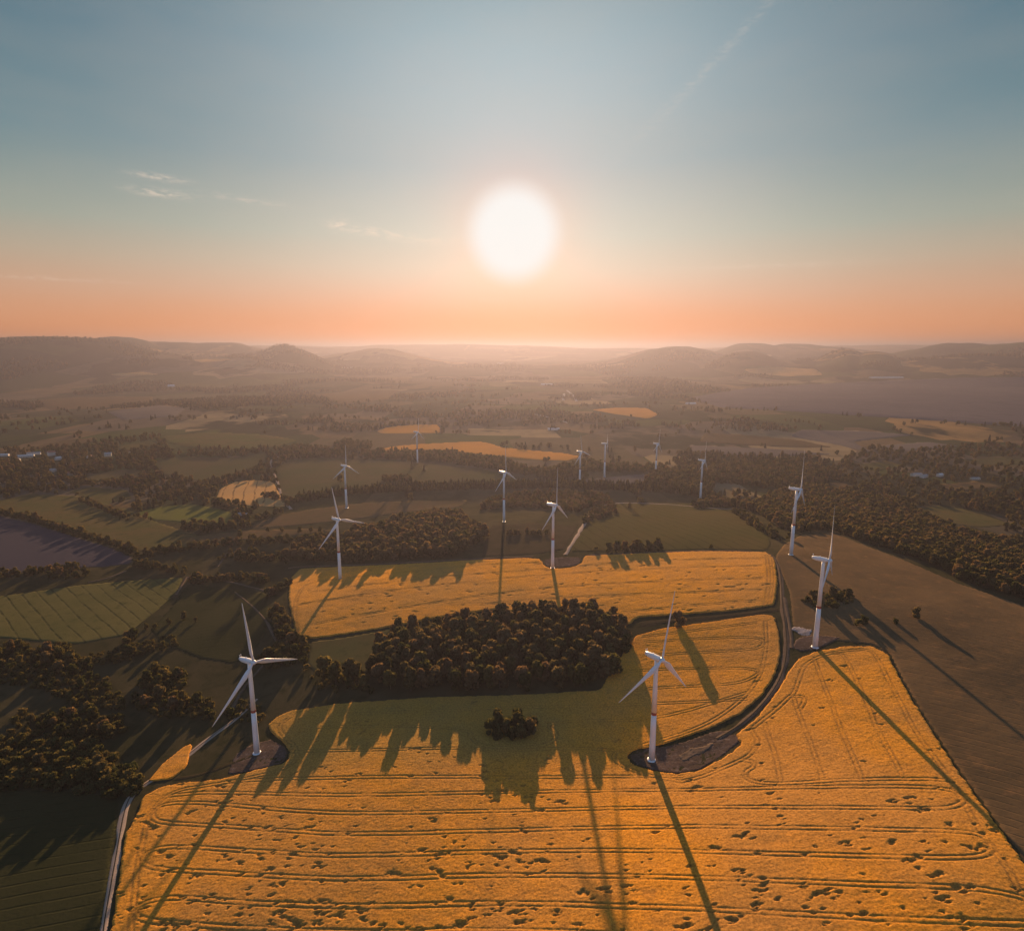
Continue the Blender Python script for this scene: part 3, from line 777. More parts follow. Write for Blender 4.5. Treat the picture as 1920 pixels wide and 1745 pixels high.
# ------------------------------------------------------------------ other fields
B1 = [(1452, 1045), (1470, 1020), (1500, 1004), (1560, 998), (1610, 1018), (1700, 1052), (1800, 1095), (1920, 1135), (2150, 1215), (2500, 1500), (2300, 1860), (2125, 1860), (1965, 1675), (1905, 1592), (1800, 1446), (1710, 1305), (1686, 1260), (1668, 1225), (1635, 1208), (1560, 1200), (1500, 1195), (1486, 1170), (1480, 1110)]
grid_sheet('grass_field', B1, M['brown'], (2.2, 2.2), .35, label='brown dry grassland sloping off right of the wheat', rough=.25)
SHEETS = [
    ('grass_field', [(-330, 1860), (-250, 1500), (60, 1478), (180, 1485), (225, 1502), (214, 1580), (196, 1700), (172, 1860)], 'shade_green', (2, 2), .3, 'dark pasture left of the pale track'),
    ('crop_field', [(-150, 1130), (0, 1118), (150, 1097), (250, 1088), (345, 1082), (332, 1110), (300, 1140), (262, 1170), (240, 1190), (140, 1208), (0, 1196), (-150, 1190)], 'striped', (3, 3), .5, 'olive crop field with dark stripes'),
    ('crop_field', [(350, 1095), (420, 1103), (500, 1112), (508, 1160), (485, 1210), (440, 1245), (375, 1235), (300, 1205), (280, 1180), (315, 1145)], 'shade_green', (3, 3), .4, 'dark green field with pale streaks by the bushes'),
    ('shaded_field', [(-420, 930), (-150, 945), (0, 967), (60, 980), (150, 1008), (215, 1028), (249, 1044), (250, 1056), (190, 1063), (100, 1067), (0, 1079), (-200, 1090), (-420, 1090)], 'violet_shade', (6, 6), .3, 'violet grey field at the left edge with its shade put into the colour'),
    ('grass_field', [(-200, 915), (0, 938), (60, 925), (150, 930), (230, 950), (300, 980), (380, 1005), (390, 1022), (260, 1035), (150, 1000), (60, 972), (0, 957), (-200, 935)], 'olive', (5, 6), .4, 'olive grassland above the violet grey field'),
    ('grass_field', [(250, 962), (300, 950), (360, 944), (405, 952), (440, 962), (440, 980), (400, 985), (330, 978), (285, 975)], 'bright', (5, 6), .4, 'bright green meadow below the stubble'),
    ('grass_field', [(125, 922), (170, 912), (240, 918), (250, 935), (190, 946)], 'olive', (6, 8), .4, 'small dull meadow'),
    ('stubble_field', [(182, 948), (250, 940), (300, 932), (310, 938), (260, 950), (210, 957)], 'tan', (5, 7), .4, 'strip of pale stubble'),
    ('stubble_field', [(402, 940), (412, 916), (440, 903), (480, 900), (512, 903), (520, 915), (530, 935), (538, 950), (500, 950), (440, 946)], 'stubble', (3, 4), .4, 'straw coloured stubble field with dark rows'),
    ('grass_field', [(526, 945), (522, 912), (516, 880), (540, 862), (600, 858), (680, 862), (780, 866), (900, 878), (960, 890), (985, 900), (900, 906), (760, 912), (640, 922), (560, 935)], 'pale_green', (8, 12), .4, 'wide hazy green meadow between the turbines'),
    ('grass_field', [(470, 985), (520, 966), (580, 955), (680, 942), (800, 938), (880, 938), (860, 950), (760, 960), (680, 972), (560, 985), (470, 992)], 'tan', (5, 6), .4, 'tan meadow below the tree belt'),
    ('grass_field', [(330, 1012), (400, 1000), (470, 994), (600, 990), (640, 995), (560, 1003), (420, 1015), (340, 1022)], 'tan', (4, 5), .4, 'tan strip of grassland'),
    ('crop_field', [(1066, 1034), (1085, 1005), (1125, 955), (1150, 945), (1300, 944), (1385, 955), (1435, 985), (1447, 1018), (1440, 1032), (1330, 1030), (1200, 1033)], 'green_rows', (3, 3), .4, 'dull green crop field with dark rows'),
    ('grass_field', [(920, 985), (1000, 980), (1080, 985), (1120, 950), (1085, 985), (1060, 1030), (1000, 1040), (900, 1045), (910, 1010)], 'verge', (4, 4), .3, 'dark rough meadow under the turbine'),
    ('grass_field', [(575, 1245), (582, 1203), (640, 1196), (720, 1182), (755, 1170), (705, 1205), (690, 1262), (600, 1268)], 'olive', (2, 2), .4, 'brownish grass strip beside the oval wood'),
    ('wheat_field', [(700, 846), (730, 838), (780, 833), (880, 828), (912, 829), (940, 838), (1000, 845), (1060, 850), (1090, 856), (1070, 864), (1000, 862), (940, 856), (880, 850), (820, 843), (760, 845)], 'far_wheat', (8, 14), .6, 'far orange wheat field on a crest'),
    ('wheat_field', [(704, 808), (730, 800), (780, 796), (824, 797), (826, 812), (780, 813), (715, 813)], 'far_wheat', (10, 20), .6, 'second far orange wheat field'),
    ('wheat_field', [(1108, 768), (1160, 764), (1214, 765), (1236, 778), (1215, 785), (1150, 776)], 'far_wheat', (12, 22), .6, 'small orange field near the ridge'),
    ('stubble_field', [(965, 900), (985, 892), (1003, 889), (1010, 900)], 'tan', (7, 10), .5, 'small tan field'),
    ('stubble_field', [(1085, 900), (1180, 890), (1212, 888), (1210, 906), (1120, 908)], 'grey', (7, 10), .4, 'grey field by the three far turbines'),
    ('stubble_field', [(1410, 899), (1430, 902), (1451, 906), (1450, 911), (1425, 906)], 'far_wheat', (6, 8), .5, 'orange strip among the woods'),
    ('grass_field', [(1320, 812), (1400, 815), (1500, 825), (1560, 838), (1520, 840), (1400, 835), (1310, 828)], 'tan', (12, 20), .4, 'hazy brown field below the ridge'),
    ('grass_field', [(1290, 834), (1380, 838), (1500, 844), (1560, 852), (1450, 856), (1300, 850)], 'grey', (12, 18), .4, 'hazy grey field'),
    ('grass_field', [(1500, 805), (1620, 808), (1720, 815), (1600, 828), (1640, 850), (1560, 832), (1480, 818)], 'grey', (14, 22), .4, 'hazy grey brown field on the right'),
    ('grass_field', [(1530, 908), (1570, 903), (1620, 913), (1600, 921), (1545, 915)], 'tan', (6, 8), .4, 'tan clearing in the wood'),
    ('grass_field', [(1690, 956), (1760, 948), (1840, 958), (1900, 985), (1840, 990), (1740, 975)], 'olive', (6, 7), .4, 'dull green clearing in the right wood'),
    ('stubble_field', [(1882, 928), (1920, 938), (2000, 955), (2000, 965), (1920, 946)], 'stubble', (6, 8), .4, 'orange strip at the right edge'),
    ('grass_field', [(300, 818), (400, 810), (500, 815), (560, 825), (520, 838), (440, 845), (350, 838), (310, 830)], 'meadow', (12, 20), .4, 'far green meadow'),
    ('grass_field', [(290, 862), (360, 856), (440, 858), (500, 850), (500, 870), (430, 895), (380, 905), (300, 890)], 'pale_green', (9, 13), .4, 'shaded meadow before the stubble'),
    ('grass_field', [(45, 842), (120, 826), (180, 820), (185, 826), (110, 840)], 'tan', (9, 13), .4, 'tan field above the village'),
    ('grass_field', [(70, 750), (160, 744), (290, 744), (280, 756), (180, 766), (90, 768)], 'tan', (25, 45), .4, 'far tan field'),
    ('grass_field', [(200, 772), (300, 760), (350, 765), (330, 780), (230, 788)], 'grey', (20, 35), .4, 'far grey field'),
    ('grass_field', [(590, 740), (680, 732), (750, 732), (730, 748), (640, 758)], 'tan', (25, 45), .5, 'far brownish stubble'),
    ('grass_field', [(1600, 872), (1660, 864), (1705, 874), (1640, 884)], 'olive', (9, 13), .4, 'dull clearing on the valley side'),
    ('grass_field', [(1758, 908), (1840, 901), (1885, 914), (1790, 922)], 'tan', (8, 11), .4, 'tan clearing on the valley side'),
    ('grass_field', [(1790, 862), (1900, 856), (2000, 868), (1850, 874)], 'pale_green', (10, 15), .4, 'greenish clearing far right'),
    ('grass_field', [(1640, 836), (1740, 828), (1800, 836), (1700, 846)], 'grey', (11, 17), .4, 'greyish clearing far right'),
    ('grass_field', [(150, 892), (230, 880), (292, 884), (250, 898), (170, 906)], 'pale_green', (8, 11), .4, 'shaded clearing below the village'),
    ('grass_field', [(215, 838), (280, 826), (300, 834), (240, 848)], 'olive', (10, 14), .4, 'dull meadow beside the village'),
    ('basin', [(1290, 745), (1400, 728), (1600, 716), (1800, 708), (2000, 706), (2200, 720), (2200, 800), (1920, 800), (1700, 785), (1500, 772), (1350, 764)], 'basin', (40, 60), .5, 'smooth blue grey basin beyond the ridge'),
    ('grass_field', [(1390, 692), (1450, 688), (1530, 692), (1545, 703), (1480, 706), (1410, 700)], 'stubble', (50, 90), .6, 'far orange field on the right'),
    ('grass_field', [(200, 702), (270, 697), (300, 702), (230, 706)], 'stubble', (50, 90), .6, 'pale far field on the left'),
    ('grass_field', [(360, 674), (430, 672), (440, 677), (370, 679)], 'stubble', (70, 140), .8, 'pale far field below the hills'),
]
for (nm, po, mt, cell, hg, lab) in SHEETS:
    grid_sheet(nm, po, M[mt], cell, hg + (0 if cell[0] < 8 else cell[0] * .08), label=lab, keep=nm != 'basin' or True, rough=.0)

# bare patches at turbine feet
grid_sheet('bare_ground', [(1178, 1416), (1200, 1403), (1250, 1398), (1290, 1388), (1340, 1370), (1375, 1368), (1388, 1390), (1350, 1420), (1308, 1444), (1268, 1450), (1228, 1444), (1190, 1432)], M['soil'], (1, 1), .12, label='bare soil patch round the turbine foot', rough=.3)
grid_sheet('bare_ground', [(425, 1452), (440, 1415), (470, 1396), (510, 1385), (536, 1400), (541, 1413), (531, 1430), (500, 1438), (460, 1447)], M['soil'], (1, 1), .12, label='bare soil patch by the left turbine', rough=.3)
grid_sheet('bare_ground', [(1018, 1050), (1045, 1044), (1090, 1044), (1088, 1056), (1070, 1062), (1040, 1065), (1022, 1061)], M['soil'], (1.5, 2), .12, label='bare soil patch by the middle turbine')
grid_sheet('bare_ground', [(1484, 1212), (1495, 1196), (1530, 1190), (1580, 1195), (1560, 1204), (1528, 1218), (1500, 1222)], M['soil'], (1.2, 1.2), .45, label='bare soil patch by the right turbine')
grid_sheet('gravel_pad', [(1489, 1178), (1505, 1174), (1522, 1180), (1524, 1192), (1505, 1194), (1492, 1188)], M['chalk'], (1, 1), .55, label='pale gravel pad beside the right turbine', rough=.5, rag=7)
grid_sheet('gravel_pad', [(1270, 1418), (1290, 1404), (1325, 1397), (1345, 1392), (1330, 1405), (1300, 1418), (1280, 1428)], M['track'], (1, 1), .3, label='slightly paler heap on the bare soil', rough=.6, rag=4)
grid_sheet('wheat_strip', [(275, 1466), (300, 1436), (345, 1400), (362, 1394), (350, 1438), (322, 1460)], M['wheat'], (1, 1), .7, label='narrow wedge of wheat beside the track', rough=.3)

TRACKS = [
    ('dirt_track', [(186, 1860), (192, 1750), (208, 1660), (222, 1580), (235, 1510), (250, 1484), (275, 1468), (340, 1425), (402, 1376), (440, 1350), (480, 1310)], 'pale_track', 4.5, .4, 'pale dirt track left of the wheat'),
    ('dirt_track', [(1345, 1385), (1395, 1355), (1438, 1312), (1465, 1270), (1476, 1225), (1474, 1180), (1466, 1130), (1465, 1080), (1455, 1045), (1430, 1034), (1330, 1032), (1210, 1036), (1100, 1041)], 'track', 5.0, .5, 'dirt track between the wheat and the brown grassland'),
    ('dirt_track', [(1484, 1215), (1484, 1190), (1478, 1160), (1470, 1120)], 'track', 4.0, .55, 'short spur of dirt track'),
    ('dirt_track', [(1060, 1040), (1075, 1015), (1100, 975), (1118, 952), (1140, 944), (1200, 942), (1330, 952), (1370, 956), (1430, 950)], 'pale_track', 6.0, .75, 'pale dirt track climbing to the tree belt'),
    ('dirt_track', [(330, 1460), (380, 1452), (450, 1425), (490, 1410)], 'verge', 5.0, .2, 'grassy track to the left turbine'),
    ('dirt_track', [(540, 1065), (560, 1062), (700, 1058), (900, 1047), (1000, 1043)], 'track', 4.0, .4, 'track along the top of the far wheat'),
    ('dirt_track', [(546, 955), (530, 935), (523, 910), (515, 890), (506, 872), (508, 862), (530, 852), (560, 845)], 'pale_track', 7.0, .8, 'pale track past the stubble field'),
    ('dirt_track', [(440, 1110), (478, 1140), (500, 1165), (513, 1190), (520, 1210), (500, 1240), (455, 1290), (430, 1340)], 'track', 3.2, .6, 'short pale track among bushes'),
    ('dirt_track', [(352, 1082), (400, 1086), (440, 1092), (470, 1100), (515, 1112)], 'track', 3.2, .6, 'pale track above the dark field'),
    ('dirt_track', [(408, 1062), (420, 1045), (430, 1032)], 'track', 3.2, .6, 'short pale lane in the hedges'),
    ('dirt_track', [(165, 1092), (200, 1085), (236, 1070)], 'track', 3.4, .6, 'pale farm track near the hedge'),
    ('dirt_track', [(330, 1115), (350, 1082)], 'track', 3.4, .7, 'pale strip at the corner of the striped field'),
    ('verge_strip', [(1458, 1142), (1380, 1153), (1290, 1161), (1200, 1170)], 'verge', 11.0, .25, 'green strip between two wheat fields'),
    ('road', [(988, 774), (1010, 778), (1040, 785), (1066, 793)], 'asphalt', 12.0, 1.6, 'far road shining in the haze'),
    ('road', [(1056, 751), (1058, 738)], 'asphalt', 16.0, 2.2, 'shining far road'),
    ('road', [(1063, 732), (1076, 742), (1082, 753)], 'asphalt', 16.0, 2.2, 'curved shining far road'),
    ('road', [(640, 714), (700, 713), (785, 713)], 'track', 22.0, 3.0, 'pale far lane'),
]
for (nm, li, mt, wd, off, lab) in TRACKS:
    ribbon(nm, li, M[mt], wd, off, lab)
    if 4.4 < wd < 5.5 and mt != 'verge' and len(li) > 6:
        ribbon('verge_strip', li, M['verge'], wd * .26, off + .07, 'grassy strip between wheel tracks')

# ------------------------------------------------------------------ wind turbines
def zrot(p, a):
    return (p[0] * math.cos(a) - p[1] * math.sin(a), p[0] * math.sin(a) + p[1] * math.cos(a), p[2])


def circle(r, z, k=20, x=0, y=0):
    return [(x + r * math.cos(2 * math.pi * i / k), y + r * math.sin(2 * math.pi * i / k), z) for i in range(k)]


def make_blade_mb(Rb):
    """blade along +Z from the hub centre; rotor axis is +X"""
    mb = MB(); rs = []; wd_ = 1.3
    prof = [(.02, .030, 1.0, 0), (.05, .030, 1.0, 0), (.10, .040, .7, 22), (.17, .062, .36, 18), (.25, .064, .27, 13), (.40, .050, .22, 8), (.60, .036, .19, 4), (.80, .023, .17, 1), (.95, .012, .16, 0), (1.0, .004, .2, 0)]
    for (t, ch, th_, tw) in prof:
        c = ch * Rb * wd_; d = c * th_ / wd_; z = t * Rb; a = R(tw + 4); ring = []
        for k in range(12):
            ph = 2 * math.pi * k / 12
            yy = c * .5 * math.cos(ph) - c * .17 * (1 if t > .07 else 0); xx = d * .5 * math.sin(ph) * (1 - .35 * math.cos(ph) * (t > .07))
            ring.append((xx * math.cos(a) - yy * math.sin(a) - .012 * Rb * (t ** 2), xx * math.sin(a) + yy * math.cos(a), z))
        rs.append(ring)
    mb.rings(rs)
    return mb


BLADE = {}


def turbine(px, py, H, alpha, theta, Rb, label, z_off=0.0, xy=None, ground_fit=True):
    if xy is None:
        x, y = [float(v[0]) for v in ground(px, py)]
    else:
        x, y = xy
    z = float(T(np.array([x]), np.array([y]))[0]) + z_off
    va = math.atan2(x, y)
    right = Vector((math.cos(va), -math.sin(va), 0)); toward = Vector((-math.sin(va), -math.cos(va), 0))
    ax = right * math.sin(alpha) + toward * math.cos(alpha)
    yaw = math.atan2(ax.y, ax.x)
    root = empty('wind_turbine', (x, y, z - .3))
    tag(root, label, 'wind turbine', 'wind turbines')
    r0, r1 = 2.35, 1.35
    rad = lambda t: r0 + (r1 - r0) * t
    mb = MB(); hb = .455
    mb.rings([circle(rad(t) , H * t) for t in (0.012, .15, .3, hb)] ); mb.build('lower_tower', M['white'], root, True)
    mb = MB(); mb.rings([circle(rad(hb) + .03, H * hb + .01), circle(rad(hb + .027) + .03, H * (hb + .027))]); mb.build('red_band', M['red'], root, True)
    mb = MB(); mb.rings([circle(rad(t), H * t) for t in (hb + .0272, .7, .85, .978)]); mb.build('upper_tower', M['white'], root, True)
    mb = MB(); mb.rings([circle(3.3, 0), circle(3.3, H * .008), circle(2.7, H * .0118)]); mb.build('foundation', M['white'], root)
    # nacelle: rounded box along the axis, tail behind the tower
    mb = MB(); rs = []
    for (t, sw, sh, zo) in [(-9.6, .5, .55, .55), (-9.3, 1.15, 1.25, .35), (-6.5, 1.65, 1.75, .05), (-2, 1.9, 1.95, 0), (2.0, 1.9, 1.9, 0), (3.0, 1.55, 1.6, 0), (3.2, 1.4, 1.45, 0)]:
        ring = []
        for k in range(16):
            ph = 2 * math.pi * k / 16; c, s = math.cos(ph), math.sin(ph)
            e = .62
            yy = math.copysign(abs(c) ** e, c) * sw; zz = math.copysign(abs(s) ** e, s) * sh + zo
            p = zrot((t, yy, 0), yaw); ring.append((p[0], p[1], H + zz))
        rs.append(ring)
    mb.rings(rs)
    nac = mb.build('nacelle', M['white'], root, True)
    mb = MB()
    for (t, yy) in ((-8.8, .7), (-8.8, -.7)):
        mb = MB(); p = zrot((t, yy, 0), yaw); mb.tube([(p[0], p[1], H + 1.3), (p[0], p[1], H + 3.1)], [.12, .1], 6)
        mb.tube([(p[0], p[1], H + 3.05), (p[0], p[1], H + 3.5)], [.3, .3], 6)
        mb.build('weather_mast', M['white'], nac)
    mb = MB(); p = zrot((-3.2, 0, 0), yaw); mb.box((p[0], p[1], H + 2.05), (1.5, 1.5, .5)); mb.build('roof_hatch', M['white'], nac)
    # hub: blunt nose
    mb = MB(); rs = []
    for (t, r_) in [(3.25, 1.35), (3.6, 1.75), (4.9, 1.85), (5.9, 1.5), (6.6, .9), (6.85, .3)]:
        ring = []
        for k in range(16):
            ph = 2 * math.pi * k / 16
            p = zrot((t, r_ * math.cos(ph), 0), yaw); ring.append((p[0], p[1], H + r_ * math.sin(ph)))
        rs.append(ring)
    mb.rings(rs); mb.build('hub', M['white'], root, True)
    if Rb not in BLADE:
        BLADE[Rb] = make_blade_mb(Rb).build('blade', M['white'], None, True).data
        bpy.data.objects.remove([o for o in COL.objects if o.data == BLADE[Rb]][0])
    hub_c = zrot((4.6, 0, 0), yaw)
    for k in range(3):
        # theta is measured clockwise from straight up as seen from the rotor's front
        th_ = theta + k * 2 * math.pi / 3
        b = bpy.data.objects.new('blade', BLADE[Rb]); COL.objects.link(b); b.parent = root
        b.matrix_local = Matrix.Translation((hub_c[0], hub_c[1], H)) @ Matrix.Rotation(yaw, 4, 'Z') @ Matrix.Rotation(-th_, 4, 'X')
    return root


turbine(482, 1411, 80, R(42), R(-6), 51, 'white wind turbine with red band at the left end of the big wheat field')
turbine(1222, 1424, 82, R(57), R(15), 50, 'white wind turbine beside the large bare soil patch inside the big wheat field')
turbine(1528, 1213, 84, R(84), R(3), 50, 'white wind turbine seen edge-on beside the pale gravel pad')
turbine(1483, 1040, 86, R(80), R(6), 50, 'white wind turbine at the far corner of the brown grassland before the wood')
turbine(1036, 1065, 88, R(67), R(4), 50, 'white wind turbine at the lower end of the pale climbing track')
turbine(638, 1086, 84, R(40), R(-11), 47, 'white wind turbine at the left end of the wheat behind the oval wood')
turbine(945, 978, 88, R(62), R(-3), 46, 'white wind turbine on the dark rough meadow right of the middle wood')
turbine(650, 952, 86, R(45), R(2), 42, 'white wind turbine on the tan meadow just below the conifer belt')
turbine(783, 868, 86, R(60), R(8), 40, 'hazy wind turbine before the far orange wheat fields')
turbine(1313, 937, 86, R(76), R(10), 42, 'pale wind turbine rising from bushes above the green crop field')
d_ = lambda px, d: (d * math.sin(math.atan((px - 960) / FPX)), d * math.cos(math.atan((px - 960) / FPX)))
turbine(0, 0, 76, R(58), R(-10), 40, 'faint wind turbine behind the tree belt, touching the far orange wheat', xy=d_(1090, 1390))
turbine(0, 0, 82, R(88), R(58), 40, 'faint wind turbine behind the tree belt whose head looks like a T', xy=d_(1137, 1480))
turbine(0, 0, 78, R(72), R(12), 40, 'faint wind turbine farthest right of the three behind the tree belt', xy=d_(1235, 1560))

# ------------------------------------------------------------------ trees
def leaf_cards(P, Nn, size, seed):
    g = np.random.default_rng(seed); n = len(P)
    nn = Nn + g.normal(0, .45, (n, 3)); nn /= np.linalg.norm(nn, axis=1)[:, None]
    ref = g.normal(0, 1, (n, 3)); a = np.cross(nn, ref); a /= np.linalg.norm(a, axis=1)[:, None]; b = np.cross(nn, a)
    s = size * g.uniform(.6, 1.25, (n, 1))
    V = np.stack([P - a * s - b * s * .75, P + a * s * .9 - b * s * .6, P + a * s + b * s * .8 + nn * s * .25, P - a * s * .8 + b * s], 1)
    return V.reshape(-1, 3), np.arange(4 * n).reshape(n, 4)


def crown_broad(seed, H=14.0, rad=5.0, low=.12, lobes=9, per=64, card=.80, flat=.9):
    g = np.random.default_rng(seed); Ps, Ns = [], []
    for i in range(lobes):
        if i == 0:
            c = np.array([0, 0, H * .58]); r = rad * .62
        else:
            a = 2 * math.pi * (i / (lobes - 1)) + g.uniform(-.4, .4); t = g.uniform(0, 1)
            zz = H * (low + .13 + t * (.72 - low)); rr_ = rad * (.62 - .42 * max(0, t - .25)) * g.uniform(.75, 1.1)
            c = np.array([math.cos(a) * rr_, math.sin(a) * rr_, zz]); r = rad * g.uniform(.24, .54)
        n = int(per * (1.5 if i == 0 else 1))
        d = g.normal(0, 1, (n, 3)); d[:, 2] += .25; d /= np.linalg.norm(d, axis=1)[:, None]
        p = c + d * r * g.uniform(.72, 1.06, (n, 1)) * np.array([1, 1, flat])
        p[:, 2] = np.clip(p[:, 2], H * low, H)
        Ps.append(p); Ns.append(d)
    return leaf_cards(np.concatenate(Ps), np.concatenate(Ns), card, seed + 1)


def crown_conifer(seed, H=17.0, rad=3.0, n=420):
    g = np.random.default_rng(seed)
    t = g.uniform(0, 1, n) ** 1.35; a = g.uniform(0, 2 * math.pi, n)
    tier = .82 + .25 * np.sin(t * 38 + np.sin(a * 3) * .8)
    r = rad * (1 - t) ** .85 * tier * g.uniform(.7, 1.1, n) + .12
    P = np.stack([np.cos(a) * r, np.sin(a) * r, H * (.08 + .92 * t) - r * .25], 1)
    Nn = np.stack([np.cos(a) * .6, np.sin(a) * .6, np.full(n, .8)], 1)
    return leaf_cards(P, Nn, .62, seed + 1)


def trunk_mb(H, r, seed, limbs=4, top=.72):
    g = random.Random(seed); mb = MB()
    mb.tube([(0, 0, -.6), (g.uniform(-.1, .1), 0, H * .25), (g.uniform(-.3, .3), g.uniform(-.3, .3), H * .5), (g.uniform(-.4, .4), g.uniform(-.4, .4), H * top)], [r * 1.3, r, r * .7, r * .2], 7)
    for i in range(limbs):
        a = 2 * math.pi * i / limbs + g.uniform(-.5, .5); z0 = H * g.uniform(.28, .5); L = H * .2
        mb.tube([(0, 0, z0), (math.cos(a) * L * .6, math.sin(a) * L * .6, z0 + L * .5), (math.cos(a) * L, math.sin(a) * L, z0 + L * 1.1)], [r * .45, r * .3, r * .1], 5)
    return mb


def raw(name, V, F, mat):
    o = mesh(name, V, F, mat); me = o.data; bpy.data.objects.remove(o); return me


def raw_mb(name, mb, mat):
    o = mb.build(name, mat); me = o.data; bpy.data.objects.remove(o); return me


KIND = {}
for i in range(4):
    H = (14, 15.5, 13, 12)[i]; rd = (4.9, 4.6, 5.4, 4.3)[i]
    V, F = crown_broad(100 + i, H, rd, (.05, .10, .03, .05)[i], (9, 11, 10, 8)[i])
    KIND['broad%d' % i] = (raw('crown', V, F, M['leaf']), raw_mb('trunk', trunk_mb(H, .28, i), M['bark']))
    KIND['green%d' % i] = (raw('crown', V, F, M['leaf_green']), KIND['broad%d' % i][1])
for i in range(2):
    V, F = crown_conifer(200 + i, (17, 15)[i], (2.9, 3.2)[i])
    KIND['conifer%d' % i] = (raw('crown', V, F, M['needle']), raw_mb('trunk', trunk_mb(16, .24, 40 + i, 0, .9), M['bark']))
for i in range(2):
    V, F = crown_broad(300 + i, 5.0, 3.2, .02, 7, 34, .55, .8)
    KIND['bush%d' % i] = (raw('crown', V, F, M['leaf_green']), raw_mb('trunk', trunk_mb(4.2, .14, 60 + i, 5, .6), M['bark']))

CROWN_SRC = {}


def tree(x, y, kind, s, label, group, zs=1.0):
    nm = {'b': 'broadleaf_tree', 'g': 'broadleaf_tree', 'c': 'conifer_tree'}[kind[0]] if not kind.startswith('bush') else 'bush'
    z = float(T(np.array([x]), np.array([y]))[0])
    r = empty(nm, (x, y, z), random.uniform(0, 6.28)); r.scale = (s, s, s * zs)
    tag(r, label, 'bush' if nm == 'bush' else 'tree', group)
    c = bpy.data.objects.new('crown', KIND[kind][0]); t = bpy.data.objects.new('trunk', KIND[kind][1])
    for o in (c, t):
        COL.objects.link(o); o.parent = r
    CROWN_SRC.setdefault(kind, c)
    return r


def scatter(poly, spacing, jit=.85, seed=1):
    """points spread over the ground inside an outline given in the photograph"""
    P = g2(densify(poly, 15)); g = np.random.default_rng(seed)
    x0, y0 = P.min(0); x1, y1 = P.max(0)
    X, Y = np.meshgrid(np.arange(x0, x1, spacing), np.arange(y0, y1, spacing))
    X[1::2] += spacing / 2
    X = X.ravel() + g.uniform(-.5, .5, X.size) * spacing * jit; Y = Y.ravel() + g.uniform(-.5, .5, Y.size) * spacing * jit
    k = in_poly(X, Y, P)
    return X[k], Y[k]


def along(line, spacing, wid, seed=1, rows=1):
    L = g2(densify(line, 6, False)); seg = np.hypot(*np.diff(L, axis=0).T); s = np.concatenate([[0], np.cumsum(seg)])
    g = np.random.default_rng(seed); xs, ys = [], []
    for r_ in range(rows):
        t = np.arange(0, s[-1], spacing) + g.uniform(-.4, .4, int(np.ceil(s[-1] / spacing))) * spacing
        t = np.clip(t, 0, s[-1])
        xs.append(np.interp(t, s, L[:, 0]) + g.uniform(-1, 1, len(t)) * wid); ys.append(np.interp(t, s, L[:, 1]) + g.uniform(-1, 1, len(t)) * wid)
    return np.concatenate(xs), np.concatenate(ys)


BR = ['broad0', 'broad1', 'broad2', 'broad3']; GR = ['green0', 'green1', 'green2', 'green3']; CO = ['conifer0', 'conifer1']; BU = ['bush0', 'bush1']
MIXB = BR + BR + GR

OVAL = [(688, 1272), (694, 1240), (715, 1208), (750, 1184), (850, 1170), (930, 1158), (1000, 1148), (1100, 1146), (1155, 1160), (1180, 1188), (1178, 1225), (1150, 1268), (1120, 1288), (1000, 1296), (850, 1298), (720, 1298)]
X, Y = scatter(OVAL, 12.9, .9, 3)
for a, b in zip(X, Y):
    tree(a, b, random.choice(MIXB), random.choice((1.3, 1.4, 1.45, 1.5, 1.55)), 'brownish leafy tree standing in the oval wood between the wheat fields', 'trees of the oval wood', random.uniform(.94, 1.1))
nt_oval = len(X)
GROVE = [(912, 1385), (912, 1370), (930, 1358), (960, 1354), (990, 1358), (1006, 1368), (1002, 1382), (960, 1389)]
X, Y = scatter(GROVE, 7.6, .7, 5)
for a, b in zip(X, Y):
    tree(a, b, random.choice(GR + GR + BR[:2]), random.uniform(.85, 1.15), 'dark tree of the small round grove standing alone in the shaded wheat', 'trees of the lone grove')
# trees of the dark lower left, in clumps
LEFT = [([(150, 1345), (215, 1345), (232, 1372), (180, 1392), (40, 1380), (35, 1352)], 15, 'dark tree in the clump of bushes above the lower left wood', 'trees of the dark clump on the left'),
        ([(-60, 1222), (60, 1215), (130, 1212), (150, 1250), (200, 1290), (190, 1312), (140, 1300), (80, 1260), (-60, 1250)], 17.5, 'brown leafy tree in the slanting belt below the striped field', 'trees of the slanting belt on the left'),
        ([(265, 1275), (285, 1262), (330, 1260), (350, 1275), (345, 1290), (290, 1292)], 11, 'tree of the rounded clump below the dark green field', 'trees of the rounded clump'),
        ([(255, 1310), (330, 1302), (400, 1322), (405, 1345), (350, 1342), (270, 1330)], 12, 'sunlit tree of the row just below the rounded clump', 'trees of the sunlit row'),
        ([(-60, 1440), (60, 1420), (160, 1418), (240, 1446), (262, 1475), (230, 1495), (60, 1480), (-60, 1490)], 15, 'almost black tree in the wood above the dark pasture', 'trees of the lower left wood'),
        ([(480, 1245), (520, 1215), (555, 1195), (572, 1205), (570, 1235), (520, 1252)], 12, 'tree of the clump behind the left turbine rotor', 'trees behind the left turbine'),
        ([(585, 1285), (600, 1262), (650, 1262), (688, 1268), (685, 1295), (620, 1292)], 11, 'golden edged tree between the left turbine and the oval wood', 'trees left of the oval wood')]
used_n = nt_oval
for (po, spc, lab, grp) in LEFT:
    X, Y = scatter(po, spc * 1.13, .9, 9)
    for a, b in zip(X, Y):
        tree(a, b, random.choice(GR + BR[:2]), random.uniform(.75, 1.2) * (1.6 if 'oval' in grp else 1.0), lab, grp)
    used_n += len(X)
